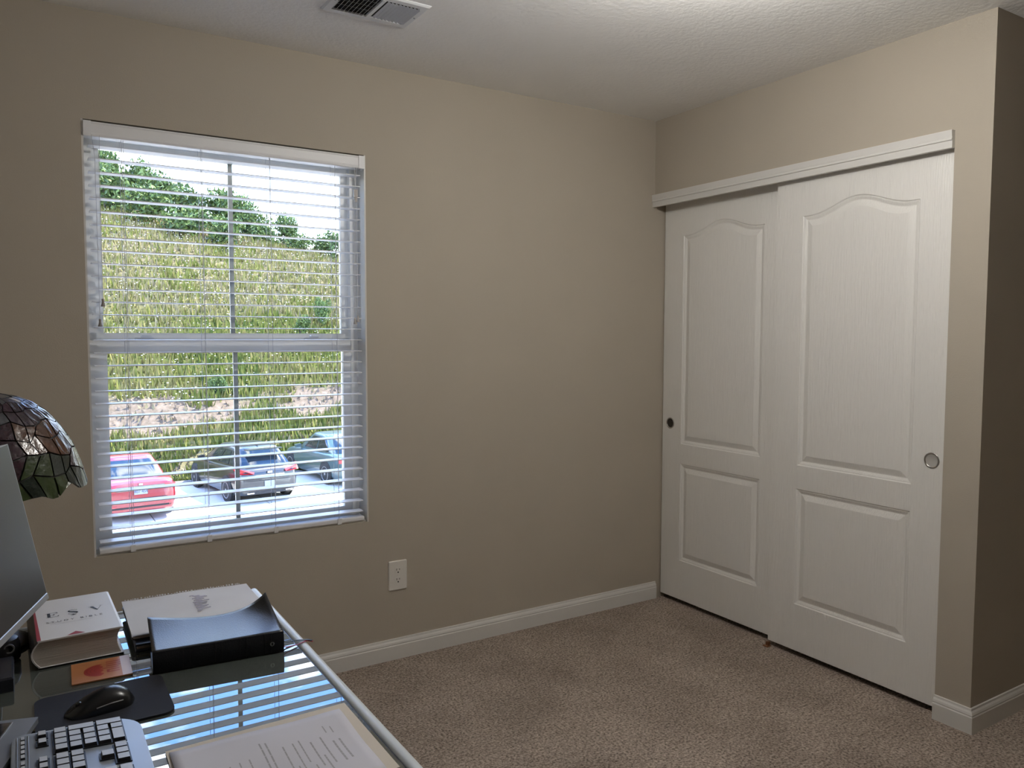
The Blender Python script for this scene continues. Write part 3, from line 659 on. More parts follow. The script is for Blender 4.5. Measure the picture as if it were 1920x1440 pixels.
for dy in (-.08, .08): MB().box(-.16, .015, -.243 + dy - .008, -.243 + dy + .008, 0, .006).build('foot_pad', M_BLACK, mo)

# ------------------------------------------------------------------ small black things behind the keyboard
dv = thing('black_box', 'small black box-shaped device under the monitor at the picture edge', 'device', (-2.806, -1.372, DZ))
MB().cham(-.040, .040, -.055, .055, 0, .024, .003).build('case', mat('device_case', (.010, .011, .018), .3, var=.1), dv)
MB().box(.0385, .0404, -.048, .050, .016, .0185).build('edge_line', MATS['dull_silver'], dv)
wc = thing('round_speaker', 'small round black speaker between monitor and white book', 'speaker', (-2.785, -1.268, DZ))
MB().lathe([(.026, 0), (.030, .004), (.030, .030), (.026, .042), (.012, .048)], n=24).build('body', M_BLACK, wc, smooth=40)
MB().lathe([(.009, -.031), (.009, -.033), (.0065, -.033), (.0065, -.031)], (.012, .004, .030), 20, 'y').build('ring', MATS['dull_silver'], wc)

# ------------------------------------------------------------------ stained glass lamp
lp = thing('table_lamp', 'stained glass dome lamp behind the monitor', 'lamp', (-2.802, -1.175, DZ))
BRZ = mat('lamp_bronze', (.05, .035, .022), .4, metal=.8, var=.2)
MB().lathe([(.066, 0), (.068, .006), (.055, .014), (.030, .022), (.018, .035)], n=28).build('base', BRZ, lp, smooth=40)
MB().lathe([(.018, .030), (.011, .06), (.014, .10), (.009, .16), (.010, .28), (.008, .50)], n=16).build('stem', BRZ, lp, smooth=40)
LZ = .316        # rim height above the desk
prof = [(.012, .184), (.030, .182), (.055, .176), (.080, .164), (.105, .144), (.128, .114), (.147, .080), (.161, .040), (.170, 0)]
def pint(t_):
    f = t_ * (len(prof) - 1); i = min(int(f), len(prof) - 2); f -= i
    return prof[i][0] + (prof[i + 1][0] - prof[i][0]) * f, prof[i][1] + (prof[i + 1][1] - prof[i][1]) * f
sh = MB(); n = 44; rings = []
NR, NS = 9, 36
def wob(a): return .010 * math.sin(a * 9 + .6) * abs(math.sin(a * 2.3 + 1)) + .004 * math.sin(a * 17)
for k in range(17):
    r_, z_ = pint(k / 16); ring = []
    for jn in range(n):
        a = 2 * math.pi * jn / n; zz_ = z_ + LZ + (wob(a) if k == 16 else 0)
        ring.append(((r_ - .0015) * math.cos(a), (r_ - .0015) * math.sin(a), zz_))
    rings.append(ring)
sh.loft(rings, cap=False); shade = sh.build('shade', mat('lead_came', (.012, .011, .010), .5, var=.2), lp, smooth=True)
MB().lathe([(.014, LZ + .182), (.016, LZ + .187), (.009, LZ + .192), (.011, LZ + .200), (.005, LZ + .208), (.0, LZ + .210)], n=16, cap=False).build('finial', BRZ, lp, smooth=40)
GL = [mat('glass_%s' % a, c, .22, var=.35, vscale=45, spec=.6, bump=.4, bscale=70) for a, c in (('plum', (.030, .010, .018)), ('umber', (.070, .030, .016)), ('green', (.026, .042, .012)), ('dark_green', (.010, .017, .012)), ('amber', (.10, .036, .012)), ('cream', (.24, .19, .11)), ('slate', (.060, .064, .072)), ('mauve', (.036, .024, .032)))]
grid = {}
for i in range(NR + 1):
    for jn in range(NS):
        t_ = min(1, max(0, i / NR + (random.uniform(-.028, .028) if 0 < i < NR else 0)))
        a = 2 * math.pi * (jn + .5 * (i % 2) + (random.uniform(-.24, .24))) / NS
        grid[i, jn] = (t_, a)
def sp_pt(t_, a, off):
    r_, z_ = pint(t_); r2, z2 = pint(min(1, t_ + .02)); r1, z1 = pint(max(0, t_ - .02))
    d = Vector((r2 - r1, z2 - z1)).normalized(); nr, nz = -d.y, d.x
    if t_ > .999: z_ += wob(a)
    return Vector(((r_ + nr * off) * math.cos(a), (r_ + nr * off) * math.sin(a), z_ + LZ + nz * off))
def ptype(i, jn):
    q_ = random.random()
    if i <= 1: return 6 if q_ < .7 else 7
    if i == 2: return 5 if jn % 7 == 4 else (6 if q_ < .6 else 7)
    if i in (3, 4): return 7 if q_ < .45 else (0 if q_ < .8 else 6)
    if i in (5, 6): return 1 if q_ < .4 else (0 if q_ < .75 else (4 if q_ < .86 else 7))
    return 2 if q_ < .30 else (3 if q_ < .52 else (1 if q_ < .66 else 0))
for i in range(NR):
    for jn in range(0, NS, 1 if i > 1 else 2):
        st_ = 1 if i > 1 else 2
        if i == 1 and st_ == 2: pass
        ids = [(i, jn), (i, (jn + st_) % NS), (i + 1, (jn + st_) % NS), (i + 1, jn)]
        ta = []
        a0 = grid[ids[0]][1]
        for k in ids:
            t_, a = grid[k]
            while a - a0 > math.pi: a -= 2 * math.pi
            while a - a0 < -math.pi: a += 2 * math.pi
            ta.append((t_, a))
        # two quads wide, shrunk towards the middle so the lead shows between pieces
        c = (sum(x[0] for x in ta) / 4, sum(x[1] for x in ta) / 4); kx = .88
        ta = [(c[0] + (t_ - c[0]) * (kx + .04), c[1] + (a - c[1]) * kx) for t_, a in ta]
        if i == NR - 1: ta[2] = (1.0, ta[2][1]); ta[3] = (1.0, ta[3][1])
        tilt = random.uniform(.0002, .0014)
        pts = []
        for off in (.0002, .0024 + tilt):
            A, B, C_, D = ta
            loop = [A, ((A[0] + B[0]) / 2, (A[1] + B[1]) / 2), B, ((B[0] + C_[0]) / 2, (B[1] + C_[1]) / 2), C_, ((D[0] + C_[0]) / 2, (D[1] + C_[1]) / 2), D, ((D[0] + A[0]) / 2, (D[1] + A[1]) / 2)]
            pts.append([sp_pt(t_, a, off) for t_, a in loop])
        q = MB(); q.loft(pts); q.build('glass_piece', GL[ptype(i, jn)], shade)

# ================================================================== OUTSIDE
ZG = -3.3
# added roof overhang, unseen, put in to keep the sun off the blind
ev = thing('roof_eave', 'white soffit and roof overhang of the building above the window', 'eave', (0, 0, 0), kind='structure')
MB().box(-9, 7, WT, WT + .50, 2.50, 2.54).build('soffit', M_TRIM, ev); MB().box(-9, 7, WT + .50, WT + .53, 2.42, 2.62).build('fascia_board', M_TRIM, ev)
m = MB(); m.loft([[(x, WT - .0, 2.82), (x, WT + .55, 2.60), (x, WT + .55, 2.63), (x, WT - .0, 2.88)] for x in (-9, 7)]); m.build('roof_edge', mat('shingle', (.05, .045, .04), .9, var=.3), ev)
SID = mat('siding', (.30, .29, .27), .7, var=.03)
m = MB(); m.box(-9, XL - .1, 0, WT, ZG, 2.6); m.box(XR + .1, 7, 0, WT, ZG, 2.6); m.box(XL - .1, XR + .1, 0, WT, ZG, -.1); struct('wall_exterior', m, SID, 'outside wall of the building below and beside the room', 'wall')

# parking lot slabs
BOUNCE_LOT = mat('apron_concrete', (.42, .41, .38), .85, var=.08, vscale=1.2, bump=.2, bscale=30, detail=8)  # unseen near slabs, made paler to bounce sunlight up into the room
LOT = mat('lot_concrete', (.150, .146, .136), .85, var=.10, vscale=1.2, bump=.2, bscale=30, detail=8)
lot = thing('parking_lot', 'pale concrete parking lot behind the building', 'pavement', (0, 0, ZG), kind='structure')
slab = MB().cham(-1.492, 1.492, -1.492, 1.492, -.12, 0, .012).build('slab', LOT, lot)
bounce_slab = slab.data.copy(); bounce_slab.materials[0] = BOUNCE_LOT
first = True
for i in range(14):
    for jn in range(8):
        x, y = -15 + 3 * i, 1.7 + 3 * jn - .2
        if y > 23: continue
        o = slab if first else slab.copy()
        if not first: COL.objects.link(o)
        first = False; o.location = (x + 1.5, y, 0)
        if y < 15: o.data = bounce_slab
MB().box(-17, 29, .17, 23.6, -.20, -.02).build('joint_bed', mat('joint_filler', (.045, .043, .040), .95, var=.1), lot)
curb = MB(); curb.loft([[(x, y, z) for y, z in ((22.72, -.1), (22.72, .10), (22.76, .13), (22.88, .13), (22.88, -.1))] for x in (-17, 29)]); curb.build('curb', LOT, lot)

# hill
def crest(x): return 10.9 - .31 * (x - 2.4) if x > -12 else 10.9 + .31 * 14.4
def hz(x, y):
    b = .02 + max(0, y - 22.9) * .12 + max(0, y - 24.6) * .36
    c = crest(x) - ZG + .02 * max(0, y - 60)
    k = 1.6; h = -math.log(math.exp(-b / k) + math.exp(-c / k)) * k if abs(b - c) < 30 else min(b, c)
    n_ = mnoise.noise((x * .18, y * .18, 3.1)) * .38 + mnoise.noise((x * .6, y * .6, 7)) * .12
    gully = -.28 * math.exp(-((y - 27.6 - .12 * x + .5 * math.sin(x * .9)) / .5) ** 2)
    f = min(1, max(0, (y - 23.2) / 2))
    return ZG + h + (n_ + gully) * f
def ramp_mat(name, stops, nscale, namp):
    m_ = bpy.data.materials.new(name); m_.use_nodes = True; t = m_.node_tree; b = t.nodes['Principled BSDF']; b.inputs['Roughness'].default_value = 1; b.inputs['Specular IOR Level'].default_value = .05
    co = t.nodes.new('ShaderNodeTexCoord'); s = t.nodes.new('ShaderNodeSeparateXYZ'); t.links.new(co.outputs['Object'], s.inputs[0])
    def math_(op, a, b_):
        q = t.nodes.new('ShaderNodeMath'); q.operation = op
        for i, x in enumerate((a, b_)):
            if isinstance(x, (int, float)): q.inputs[i].default_value = x
            else: t.links.new(x, q.inputs[i])
        return q.outputs[0]
    n1 = t.nodes.new('ShaderNodeTexNoise'); n1.inputs['Scale'].default_value = nscale; n1.inputs['Detail'].default_value = 6; t.links.new(co.outputs['Object'], n1.inputs['Vector'])
    yy = math_('SUBTRACT', s.outputs['Y'], math_('MULTIPLY', s.outputs['X'], .12))
    pos = math_('ADD', math_('MULTIPLY', math_('SUBTRACT', yy, 22.0), 1 / 40), math_('MULTIPLY', math_('SUBTRACT', n1.outputs['Fac'], .5), namp))
    r = t.nodes.new('ShaderNodeValToRGB'); t.links.new(pos, r.inputs[0]); el = r.color_ramp.elements
    el[0].position = stops[0][0]; el[0].color = (*stops[0][1], 1); el[1].position = stops[-1][0]; el[1].color = (*stops[-1][1], 1)
    for p, c in stops[1:-1]: z = el.new(p); z.color = (*c, 1)
    n2 = t.nodes.new('ShaderNodeTexNoise'); n2.inputs['Scale'].default_value = 5; n2.inputs['Detail'].default_value = 8; n2.inputs['Roughness'].default_value = .75; t.links.new(co.outputs['Object'], n2.inputs['Vector'])
    r2 = t.nodes.new('ShaderNodeValToRGB'); t.links.new(n2.outputs['Fac'], r2.inputs[0]); r2.color_ramp.elements[0].position = .35; r2.color_ramp.elements[0].color = (.55, .55, .5, 1); r2.color_ramp.elements[1].position = .65; r2.color_ramp.elements[1].color = (1.2, 1.2, 1.2, 1)
    x = t.nodes.new('ShaderNodeMix'); x.data_type = 'RGBA'; x.blend_type = 'MULTIPLY'; x.inputs['Factor'].default_value = 1
    t.links.new(r.outputs[0], x.inputs['A']); t.links.new(r2.outputs[0], x.inputs['B']); t.links.new(x.outputs['Result'], b.inputs['Base Color']); return m_
TAN = (.135, .104, .080); STRAW = (.125, .108, .056); GRN = (.070, .080, .024)
M_HILL = ramp_mat('hillside_soil', [(.0, GRN), (.035, GRN), (.05, TAN), (.07, STRAW), (.105, STRAW), (.118, TAN), (.165, TAN), (.18, GRN), (.30, GRN), (.36, STRAW), (.75, TAN)], .5, .05)
nxg, nyg = 130, 120
xs = np.linspace(-40, 60, nxg); ys = 22.86 + (np.linspace(0, 1, nyg) ** 1.5) * 87
vs_ = [(float(x), float(y), hz(x, y)) for y in ys for x in xs]
me = bpy.data.meshes.new('hillside'); me.from_pydata(vs_, [], [(jn * nxg + i, jn * nxg + i + 1, (jn + 1) * nxg + i + 1, (jn + 1) * nxg + i) for jn in range(nyg - 1) for i in range(nxg - 1)])
me.materials.append(M_HILL); me.polygons.foreach_set('use_smooth', [True] * len(me.polygons))
tag(link('hillside', me), 'steep grassy hillside rising behind the parking lot', 'hill', kind='structure')

# wild grass (uncountable) and white field flowers
GC = [mat('grass_%d' % i, c, 1.0, var=.15, vscale=3, spec=.05) for i, c in enumerate([(.105, .120, .026), (.185, .160, .062), (.215, .182, .102), (.068, .092, .024), (.155, .158, .042), (.200, .155, .118)])]
def in_view(n):
    y = 22.95 + 42 * rng.random(n) ** 1.35; a = np.radians(rng.uniform(-10, 27, n)); return CAM[0] + (y - CAM[1]) * np.tan(a), y
NT = 80000
gx, gy = in_view(NT); vv = np.empty((NT * 3, 3), np.float32); mi = np.empty(NT, np.int32); keep = np.ones(NT, bool)
for k in range(NT):
    x, y = float(gx[k]), float(gy[k]); u = y - .12 * x + 1.1 * mnoise.noise((x * .5, y * .5, 0)); z = hz(x, y)
    bare = 26.9 < u < 28.5 or 23.9 < u < 24.5
    if bare and random.random() < .78: keep[k] = False
    h = (.16 + .30 * random.random()) * (.55 if bare else 1) * (.5 if y < 23.7 else 1)
    ang = random.uniform(0, math.pi); wd_ = .035 + .05 * random.random(); lx, ly = random.uniform(-.12, .12), random.uniform(-.1, .1)
    vv[3 * k] = (x - wd_ * math.cos(ang), y - wd_ * math.sin(ang), z - .03); vv[3 * k + 1] = (x + wd_ * math.cos(ang), y + wd_ * math.sin(ang), z - .03); vv[3 * k + 2] = (x + lx, y + ly, z + h)
    p = mnoise.noise((x * .35, y * .35, 5.)); q_ = random.random()
    if bare: mi[k] = 5 if q_ < .6 else 2
    elif u < 24: mi[k] = 0 if q_ < .7 else 4
    elif u < 34 + 2 * p: mi[k] = (0 if q_ < .3 else 3 if q_ < .5 else 4 if q_ < .8 else 1) if p > -.15 else (1 if q_ < .6 else 4)
    else: mi[k] = (1 if q_ < .42 else 2 if q_ < .72 else 4 if q_ < .92 else 0) if p < .22 else (4 if q_ < .5 else 0 if q_ < .75 else 1)
kk = np.where(keep)[0]; vv = vv.reshape(NT, 3, 3)[kk].reshape(-1, 3); mi = mi[kk]; nt_ = len(kk)
def tri_mesh(name, v, mi_, mats):
    me = bpy.data.meshes.new(name); n_ = len(v) // 3; me.vertices.add(len(v)); me.vertices.foreach_set('co', np.asarray(v, np.float32).ravel())
    me.loops.add(len(v)); me.loops.foreach_set('vertex_index', np.arange(len(v), dtype=np.int32)); me.polygons.add(n_)
    me.polygons.foreach_set('loop_start', np.arange(n_, dtype=np.int32) * 3)
    for m_ in mats: me.materials.append(m_)
    me.polygons.foreach_set('material_index', np.asarray(mi_, np.int32)); me.update(); me.validate(); return me
tag(link('wild_grass', tri_mesh('wild_grass', vv, mi, GC)), 'tall wild grass covering the hillside', 'grass', kind='stuff')
NF = 7500; fx, fy = in_view(NF); fv = []
for x, y in zip(fx, fy):
    x, y = float(x), float(y)
    if y < 29 + 2.5 * mnoise.noise((x * .2, y * .2, 1)): continue
    if mnoise.noise((x * .22, y * .22, 9.)) < -.12 and random.random() < .7: continue
    z = hz(x, y) + random.uniform(.30, .50); r_ = random.uniform(.014, .030)
    a, b, c, d = (x - r_, y - .4 * r_, z), (x + r_, y - .4 * r_, z), (x + r_, y + .6 * r_, z + .7 * r_), (x - r_, y + .6 * r_, z + .7 * r_)
    fv += [a, b, c, a, c, d]
tag(link('field_flowers', tri_mesh('field_flowers', fv, [0] * (len(fv) // 3), [mat('white_petal', (.40, .40, .38), .9, var=.05)])), 'white wildflowers scattered over the hillside grass', 'flowers', kind='stuff')

# shrubs on the ridge
LEAF = [mat('leaf_%d' % i, c, .7, var=.2, vscale=6, spec=.2) for i, c in enumerate([(.072, .115, .036), (.110, .155, .042), (.052, .084, .040)])]
BARK = mat('bark', (.05, .04, .03), .9, var=.2)
def foliage(seed, n, blobs, leaf):
    r_ = np.random.default_rng(seed); v = []; mi_ = []
    for k in range(n):
        bx_, by_, bz_, br_ = blobs[r_.integers(len(blobs))]
        d = r_.normal(size=3); d /= np.linalg.norm(d); rad = br_ * r_.random() ** .38; c = np.array([bx_, by_, bz_]) + d * rad
        if c[2] < .02: c[2] = .02 + .1 * r_.random()
        a = r_.normal(size=3); a /= np.linalg.norm(a); b = np.cross(a, r_.normal(size=3)); b /= np.linalg.norm(b); s = leaf * (.6 + .8 * r_.random())
        p0, p1, p2, p3 = c - a * s, c + b * s * .45, c + a * s, c - b * s * .45
        v += [p0, p1, p2, p0, p2, p3]; m_ = int(r_.choice(3, p=[.45, .35, .2])); mi_ += [m_, m_]
    return tri_mesh('foliage', v, mi_, LEAF)
FOL = []
for s in range(4):
    r_ = np.random.default_rng(100 + s)
    blobs = [(r_.uniform(-.55, .55), r_.uniform(-.4, .4), r_.uniform(.35, .95), r_.uniform(.28, .46)) for _ in range(9)] + [(0, 0, .45, .5)]
    FOL.append(foliage(s, 1500, blobs, .075))
def shrub(name, label, x, y, wd_, ht, var, group, cat='shrub'):
    z = hz(x, y) - .1; r_ = thing(name, label, cat, (x, y, z), random.uniform(0, 6.28), group)
    o = link('foliage', FOL[var], r_); o.scale = (wd_, wd_, ht)
    MB().tube([(0, 0, -.2), (.05 * wd_, .03, ht * .35), (-.06 * wd_, .05, ht * .8)], [.06, .05, .02], 6).build('stem', BARK, r_)
def on_ridge(az, dy=0):
    """ground point on the ridge in the direction az (degrees) from the window"""
    t_ = math.tan(math.radians(az)); best = None
    for y in np.arange(40, 75, .5):
        x = CAM[0] + (y - CAM[1]) * t_; el = (hz(x, y) - CAM[2]) / math.hypot(x - CAM[0], y - CAM[1])
        if best is None or el > best[0]: best = (el, x, y)
    y = best[2] + dy; return CAM[0] + (y - CAM[1]) * t_, y
SH = [(2.6, 0, 2.0, 3.2, 'ridge shrub beyond the left window edge'), (4.6, 0, 2.0, 3.0, 'large round shrub at the left end of the visible skyline'), (4.9, -6, 2.1, 2.4, 'shrub on the slope below the leftmost skyline shrub'), (6.3, 0, 1.9, 2.7, 'second skyline shrub from the left on the ridge'),
      (7.0, -5, 2.0, 1.9, 'bushy shrub on the slope below the second skyline shrub'), (8.0, -.5, 1.9, 2.3, 'third skyline shrub from the left'), (9.5, 0, 1.9, 2.0, 'dark skyline shrub left of the window grille bar'), (9.4, -6, 1.9, 1.7, 'low dark shrub on the slope left of the grille bar'),
      (11.2, -.5, 1.8, 2.1, 'skyline shrub close to the left of the grille bar'), (12.7, 0, 1.8, 2.3, 'skyline shrub behind the window grille bar'), (12.3, -5, 1.7, 1.5, 'low shrub on the slope below the grille bar shrub'), (14.0, -.8, 1.6, 1.9, 'dark green shrub just right of the grille bar'),
      (15.0, -2, 1.3, 1.3, 'small shrub midway down the skyline'), (16.2, 0, 1.2, 1.9, 'lone pointed shrub on the right part of the skyline'), (17.3, -1, 1.3, 1.0, 'low bright shrub right of the pointed one'), (18.6, 0, 1.2, 1.5, 'next to last shrub at the right end of the skyline'), (19.8, -.5, 1.3, 1.9, 'last shrub at the right end of the skyline'), (22.0, 0, 1.6, 2.0, 'ridge shrub past the right window edge')]
for k, (az, dy, wd_, ht, lab) in enumerate(SH):
    x, y = on_ridge(az, dy); shrub('shrub', lab, x, y, wd_, ht, k % 4, 'shrubs along the ridge')
for k, (az, y, wd_, ht, lab) in enumerate(((17.0, 33.5, .55, .9, 'bright green leafy weed above the right half of the middle sash rail'), (18.6, 34.5, .6, 1.2, 'tall leafy weed near the right edge of the upper sash'), (11.4, 29.2, .45, .7, 'green weed beside the grille bar in the lower sash'))):
    x = CAM[0] + (y - CAM[1]) * math.tan(math.radians(az)); shrub('weed', lab, x, y, wd_, ht, k, 'tall weeds on the slope', 'weed')

# ------------------------------------------------------------------ cars
def paint(name, c, metal=.0): return mat(name, c, .28, metal=metal, coat=.8, var=.02, spec=.5)
CG = mat('car_glass', (.010, .016, .022), .04, var=.1, ior=1.6); RUB = mat('tyre_rubber', (.012, .012, .013), .8, var=.1); RIM = mat('wheel_alloy', (.30, .30, .31), .35, metal=.6, var=.05)
TAIL = mat('tail_light', (.34, .012, .02), .15, var=.1, coat=.6); CHR = mat('car_chrome', (.5, .5, .52), .15, metal=1, var=.02); PLT = mat('plate_white', (.20, .22, .24), .5, var=.03); PLI = mat('plate_ink', (.01, .02, .08), .6, var=.05)
SMK = mat('smoked_lens', (.10, .085, .075), .2, var=.1, coat=.6)
def lerp(pts, y):
    for (a, b), (c, d) in zip(pts, pts[1:]):
        if y <= c: t_ = max(0, (y - a) / (c - a)); t_ = t_ * t_ * (3 - 2 * t_) * .5 + t_ * .5; return b + (d - b) * t_
    return pts[-1][1]
def car(name, label, loc, ang, pm, P):
    root = thing(name, label, 'car', (loc[0], loc[1], ZG), math.radians(ang), 'cars parked behind the building')
    L, rings = P['L'], []
    ysn = [0, .015, .04, .09, .17, .3, .5, .75, 1, 1.35, 1.8, 2.3, 2.8, 3.2, 3.55, 3.9, L - .38, L - .2, L - .08, L]
    def sect(y):
        w_, h, zb = lerp(P['w'], y), lerp(P['h'], y), lerp(P['b'], y); md_ = zb + (h - zb) * .45
        hs = [(.80 * w_, zb), (.93 * w_, zb + .02), (.985 * w_, zb + .10), (w_, md_), (.995 * w_, md_ + (h - md_) * .35), (.965 * w_, md_ + (h - md_) * .62), (.935 * w_, h - .07), (.90 * w_, h - .025), (.80 * w_, h), (.45 * w_, h + .018), (0, h + .024)]
        return [(x, y, z) for x, z in hs] + [(-x, y, z) for x, z in reversed(hs[:-1])]
    m_ = MB(); m_.loft([sect(y) for y in ysn]); body = m_.build('body', pm, root, smooth=40)
    n_ = 5.5; g_ = P['g']     # greenhouse: rear base, rear roof, front base, front roof, belt z, roof z, half widths
    def gdim(v):
        e1 = v ** 1.25
        return (g_[0] + (g_[1] - g_[0]) * v ** 1.1, g_[2] + (g_[3] - g_[2]) * v, g_[4] + (g_[5] - g_[4]) * v, g_[6] + (g_[7] - g_[6]) * e1)
    def ring(v, sc_=1.0, dz=0):
        yr, yf, z, wx = gdim(min(v, 1)); yc, hy = (yr + yf) / 2, (yf - yr) / 2; out = []
        for k in range(40):
            a = 2 * math.pi * k / 40; c, s = math.cos(a), math.sin(a)
            out.append((sc_ * wx * math.copysign(abs(c) ** (2 / n_), c), yc + sc_ * hy * math.copysign(abs(s) ** (2 / n_), s), z + dz))
        return out
    m_ = MB(); m_.loft([ring(0, 1, -.06)] + [ring(v) for v in (0, .25, .5, .75, .9, 1)] + [ring(1, .95, .018), ring(1, .8, .032), ring(1, .5, .045), ring(1, .1, .05)])
    cab = m_.build('cabin', pm, root, smooth=45)
    def patch(nm, side, a0, a1, v0, v1, m2, tA=0., off=1.012):
        q = MB(); nu, nv = 10, 5; vs_ = []
        for i in range(nv + 1):
            v = v0 + (v1 - v0) * i / nv; yr, yf, z, wx = gdim(v); yc, hy = (yr + yf) / 2, (yf - yr) / 2
            for k in range(nu + 1):
                t_ = a0 + (a1 - a0) * k / nu; t_ *= (1 - tA * i / nv)
                o_ = (1 - min(.999, abs(t_)) ** n_) ** (1 / n_)
                if side == 'rear': p = (t_ * wx * off, yc - hy * o_ * off, z)
                elif side == 'front': p = (t_ * wx * off, yc + hy * o_ * off, z)
                else: p = ((1 if side == 'right' else -1) * wx * o_ * off, yc + t_ * hy, z)
                vs_.append(p)
        q.add(vs_, [(i * (nu + 1) + k, i * (nu + 1) + k + 1, (i + 1) * (nu + 1) + k + 1, (i + 1) * (nu + 1) + k) for i in range(nv) for k in range(nu)])
        return q.build(nm, m2, cab, smooth=True)
    patch('rear_window', 'rear', -.86, .86, .10, .90, CG, .06); patch('windshield', 'front', -.88, .88, .06, .93, CG)
    for sd in ('left', 'right'):
        for a0, a1 in P['sw']: patch('side_window', sd, a0, a1, .12, .86, CG)
    # wheels
    for y in (P['ra'], P['ra'] + P['wb']):
        for s in (-1, 1):
            ww = MB().lathe([(.24, -.11), (.31, -.105), (.328, -.06), (.328, .06), (.31, .105), (.24, .11)], n=28, axis='x').build('wheel', RUB, root, smooth=40); ww.location = (s * (P['w'][4][1] - .095), y, .328)
            q = MB(); q.lathe([(.225, s * .085), (.235, s * .112), (.215, s * .116), (.20, s * .095)], n=28, axis='x', cap=False); q.lathe([(.05, s * .10), (.045, s * .113), (.0, s * .114)], n=12, axis='x', cap=False)
            for k in range(5):
                a = 2 * math.pi * k / 5 + .3; ca, sa = math.cos(a), math.sin(a)
                q.add([(s * .106, .03 * ca - .035 * -sa * -1, .03 * sa + .035 * -ca * -1), (s * .106, .03 * ca + .035 * -sa * -1, .03 * sa - .035 * -ca * -1), (s * .109, .215 * ca + .028 * -sa * -1, .215 * sa - .028 * -ca * -1), (s * .109, .215 * ca - .028 * -sa * -1, .215 * sa + .028 * -ca * -1)], [(0, 1, 2, 3)])
            q.build('alloy_rim', RIM, ww, smooth=40)
            arch = MB(); arch.lathe([(.385, -.02), (.385, .012), (.33, .014), (.0, .014)] if s > 0 else [(.385, .02), (.385, -.012), (.33, -.014), (.0, -.014)], n=28, axis='x', cap=False)
            ar = arch.build('wheel_arch', RUB, root); ar.location = (s * (lerp(P['w'], y) * .992), y, .36)
    for s in (-1, 1):
        q = MB(); q.loft([[(s * (g_[6] + dx_), g_[2] - .45 + dy_, g_[4] + dz_) for dx_, dz_ in ((.0, .0), (.20, .01), (.22, .10), (.02, .12))] for dy_ in (-.06, .05)]); q.build('side_mirror', pm, root)
    def on_rear(x0, x1, z0, z1, m2, nm, y=-.012, wrap=0.0, par=body, yoff=.0):
        q = MB(); n2 = 8; vs_ = []
        for z in (z0, z1):
            for k in range(n2 + 1):
                x = x0 + (x1 - x0) * k / n2; vs_.append((x, y + wrap * max(0, abs(x) - .62) ** 1.6 * 3.6, z))
        fr_ = [(k, k + 1, n2 + 2 + k, n2 + 1 + k) for k in range(n2)]
        q.add(vs_ + [(a, b + .05, c) for a, b, c in vs_], fr_ + [(k + 2 * (n2 + 1), k + 1 + 2 * (n2 + 1), n2 + 2 + k + 2 * (n2 + 1), n2 + 1 + k + 2 * (n2 + 1)) for k in range(n2)] + [(k, k + 1, k + 1 + 2 * (n2 + 1), k + 2 * (n2 + 1)) for k in range(n2)] + [(n2 + 1 + k, n2 + 2 + k, n2 + 2 + k + 2 * (n2 + 1), n2 + 1 + k + 2 * (n2 + 1)) for k in range(n2)])
        return q.build(nm, m2, par)
    P['rear'](on_rear, root, body)
    return root
def plate(on_rear, body, z, txt, x=0):
    p = on_rear(x - .155, x + .155, z, z + .155, PLT, 'license_plate', -.03)
    if txt: text(txt, .115, PLI, p, 'plate_number', (x, -.0335, z + .072), (math.pi / 2, 0, 0), sx=.85)
def rear_red(f, root, body):
    f(-.80, .80, .80, .91, SMK, 'light_bar', -.022, .25); f(.56, .83, .80, .915, TAIL, 'tail_light', -.027, .25); f(-.83, -.56, .80, .915, TAIL, 'tail_light', -.027, .25)
    plate(f, body, .70, '407 454'); f(-.045, .045, .93, .97, CHR, 'badge', -.03); f(-.70, .70, .36, .40, RUB, 'bumper_slot', -.015, .3); f(-.74, .74, .585, .60, RUB, 'bumper_seam', -.012, .3)
    for s in (-1, 1): f(s * .62 - .06, s * .62 + .06, .42, .45, TAIL, 'reflector', -.02)
def rear_black(f, root, body):
    for s in (-1, 1):
        q = MB(); q.loft([[(s * .44, .02, .90), (s * .84, .10, 1.01), (s * .86, .30, 1.03), (s * .86, .30, .96), (s * .83, .08, .86), (s * .46, .005, .84)], [(s * .44, -.030, .90), (s * .86, .04, 1.01), (s * .91, .26, 1.03), (s * .915, .26, .96), (s * .86, .02, .86), (s * .46, -.042, .84)]]); q.build('tail_light', TAIL, root)
    plate(f, body, .47, '', .0); f(-.07, .07, .84, .89, CHR, 'badge', -.035); f(-.60, -.34, .735, .755, CHR, 'model_lettering', -.02); f(.38, .60, .735, .755, CHR, 'model_lettering', -.02)
    f(-.60, .60, .27, .36, RUB, 'bumper_valance', -.015, .3); f(-.72, .72, .64, .655, RUB, 'bumper_seam', -.014, .3); f(-.42, .42, .775, .80, CHR, 'chrome_strip', -.022)
    q = MB(); q.loft([[(-.52, .50, 1.45), (.52, .50, 1.45), (.50, .28, 1.455), (-.50, .28, 1.455)], [(-.52, .50, 1.475), (.52, .50, 1.475), (.50, .26, 1.47), (-.50, .26, 1.47)]]); q.build('roof_spoiler', MATS['paint_black'], root)
    q = MB(); q.loft([[(-.015, 1.0, 1.50), (.015, 1.0, 1.50), (.015, .82, 1.50), (-.015, .82, 1.50)], [(-.006, .86, 1.56), (.006, .86, 1.56), (.006, .83, 1.56), (-.006, .83, 1.56)]]); q.build('antenna_fin', MATS['paint_black'], root)
    for s in (-1, 1): f(s * .55 - .10, s * .55 + .10, .30, .335, CHR, 'exhaust_tip', -.03)
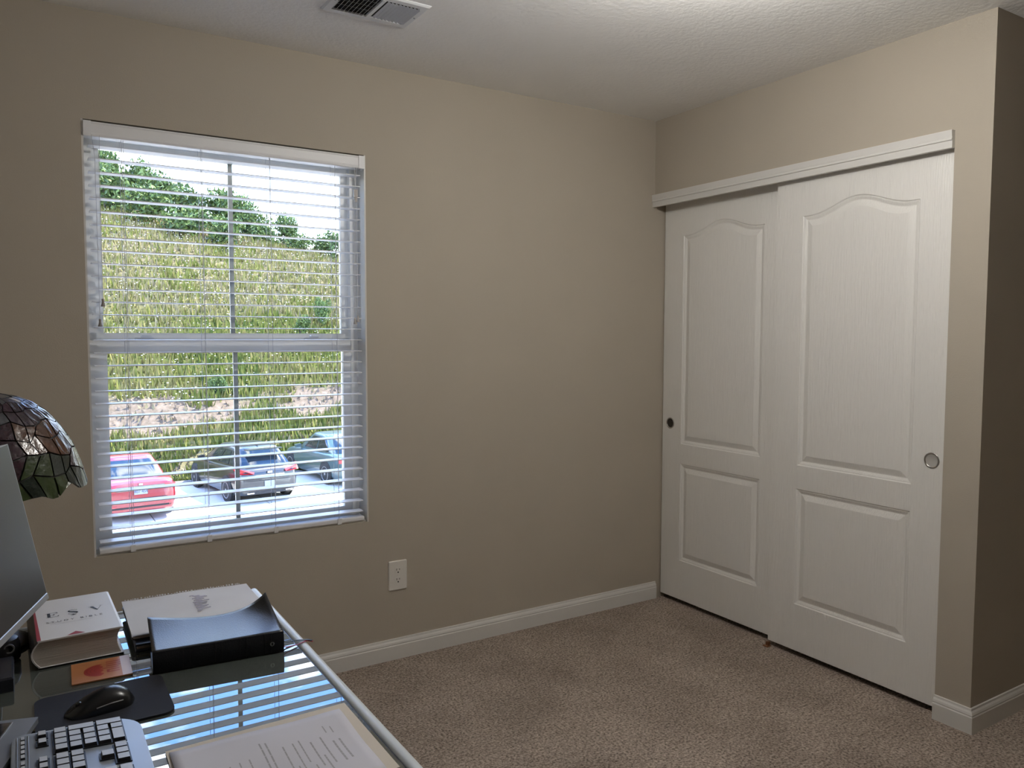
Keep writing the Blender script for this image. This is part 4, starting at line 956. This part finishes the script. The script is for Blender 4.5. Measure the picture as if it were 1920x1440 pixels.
def rear_green(f, root, body):
    for s in (-1, 1): f(s * .69 - .16, s * .69 + .16, .74, .92, TAIL, 'tail_light', -.018, .42)
    plate(f, body, .62, ''); f(-.70, .70, .545, .56, RUB, 'bumper_seam', -.014, .3); f(-.05, .05, .88, .93, CHR, 'badge', -.02)
Wd = [(0, .70), (.04, .78), (.17, .855), (.5, .895), (1.0, .91), (3.2, .905), (3.9, .885), (4.3, .78), (4.6, .58)]
Bt = [(0, .30), (.1, .24), (.5, .20), (4.0, .20), (4.6, .30)]
sedan = dict(L=4.6, w=Wd, b=Bt, h=[(0, .90), (.04, .965), (.17, 1.01), (.5, 1.03), (1.0, 1.00), (1.8, .97), (3.0, .97), (3.55, .94), (4.2, .80), (4.6, .60)], g=(.52, 1.42, 3.42, 2.55, .97, 1.44, .80, .60), sw=((-.62, -.12), (-.06, .55)), ra=.98, wb=2.68, rear=rear_red)
hatch = dict(L=4.42, w=[(a, b * 1.0) for a, b in Wd[:-2]] + [(4.15, .80), (4.42, .58)], b=Bt, h=[(0, .80), (.04, .90), (.17, 1.00), (.5, 1.03), (1.0, 1.01), (1.8, .98), (3.0, .96), (3.4, .93), (4.1, .78), (4.42, .58)], g=(.10, .66, 3.32, 2.38, .97, 1.46, .81, .59), sw=((-.80, -.52), (-.46, -.02), (.03, .55)), ra=.86, wb=2.70, rear=rear_black)
old = dict(L=4.55, w=Wd, b=Bt, h=[(0, .84), (.04, .90), (.17, .95), (.5, .97), (1.0, .96), (1.8, .94), (3.0, .94), (3.55, .91), (4.2, .78), (4.55, .60)], g=(.42, 1.28, 3.40, 2.50, .94, 1.45, .80, .60), sw=((-.66, -.10), (-.05, .56)), ra=.95, wb=2.62, rear=rear_green)
car('parked_car', 'bright red sedan parked nearest the left window edge', (-.30, 18.25), 4.5, paint('paint_red', (.20, .008, .014)), sedan)
car('parked_car', 'black hatchback parked in the middle of the three cars', (3.04, 18.87), 7.5, paint('paint_black', (.008, .010, .014)), hatch)
car('parked_car', 'grey-green sedan parked furthest right, partly behind the window frame', (6.25, 19.85), 7.0, paint('paint_green', (.060, .100, .105), .2), old)
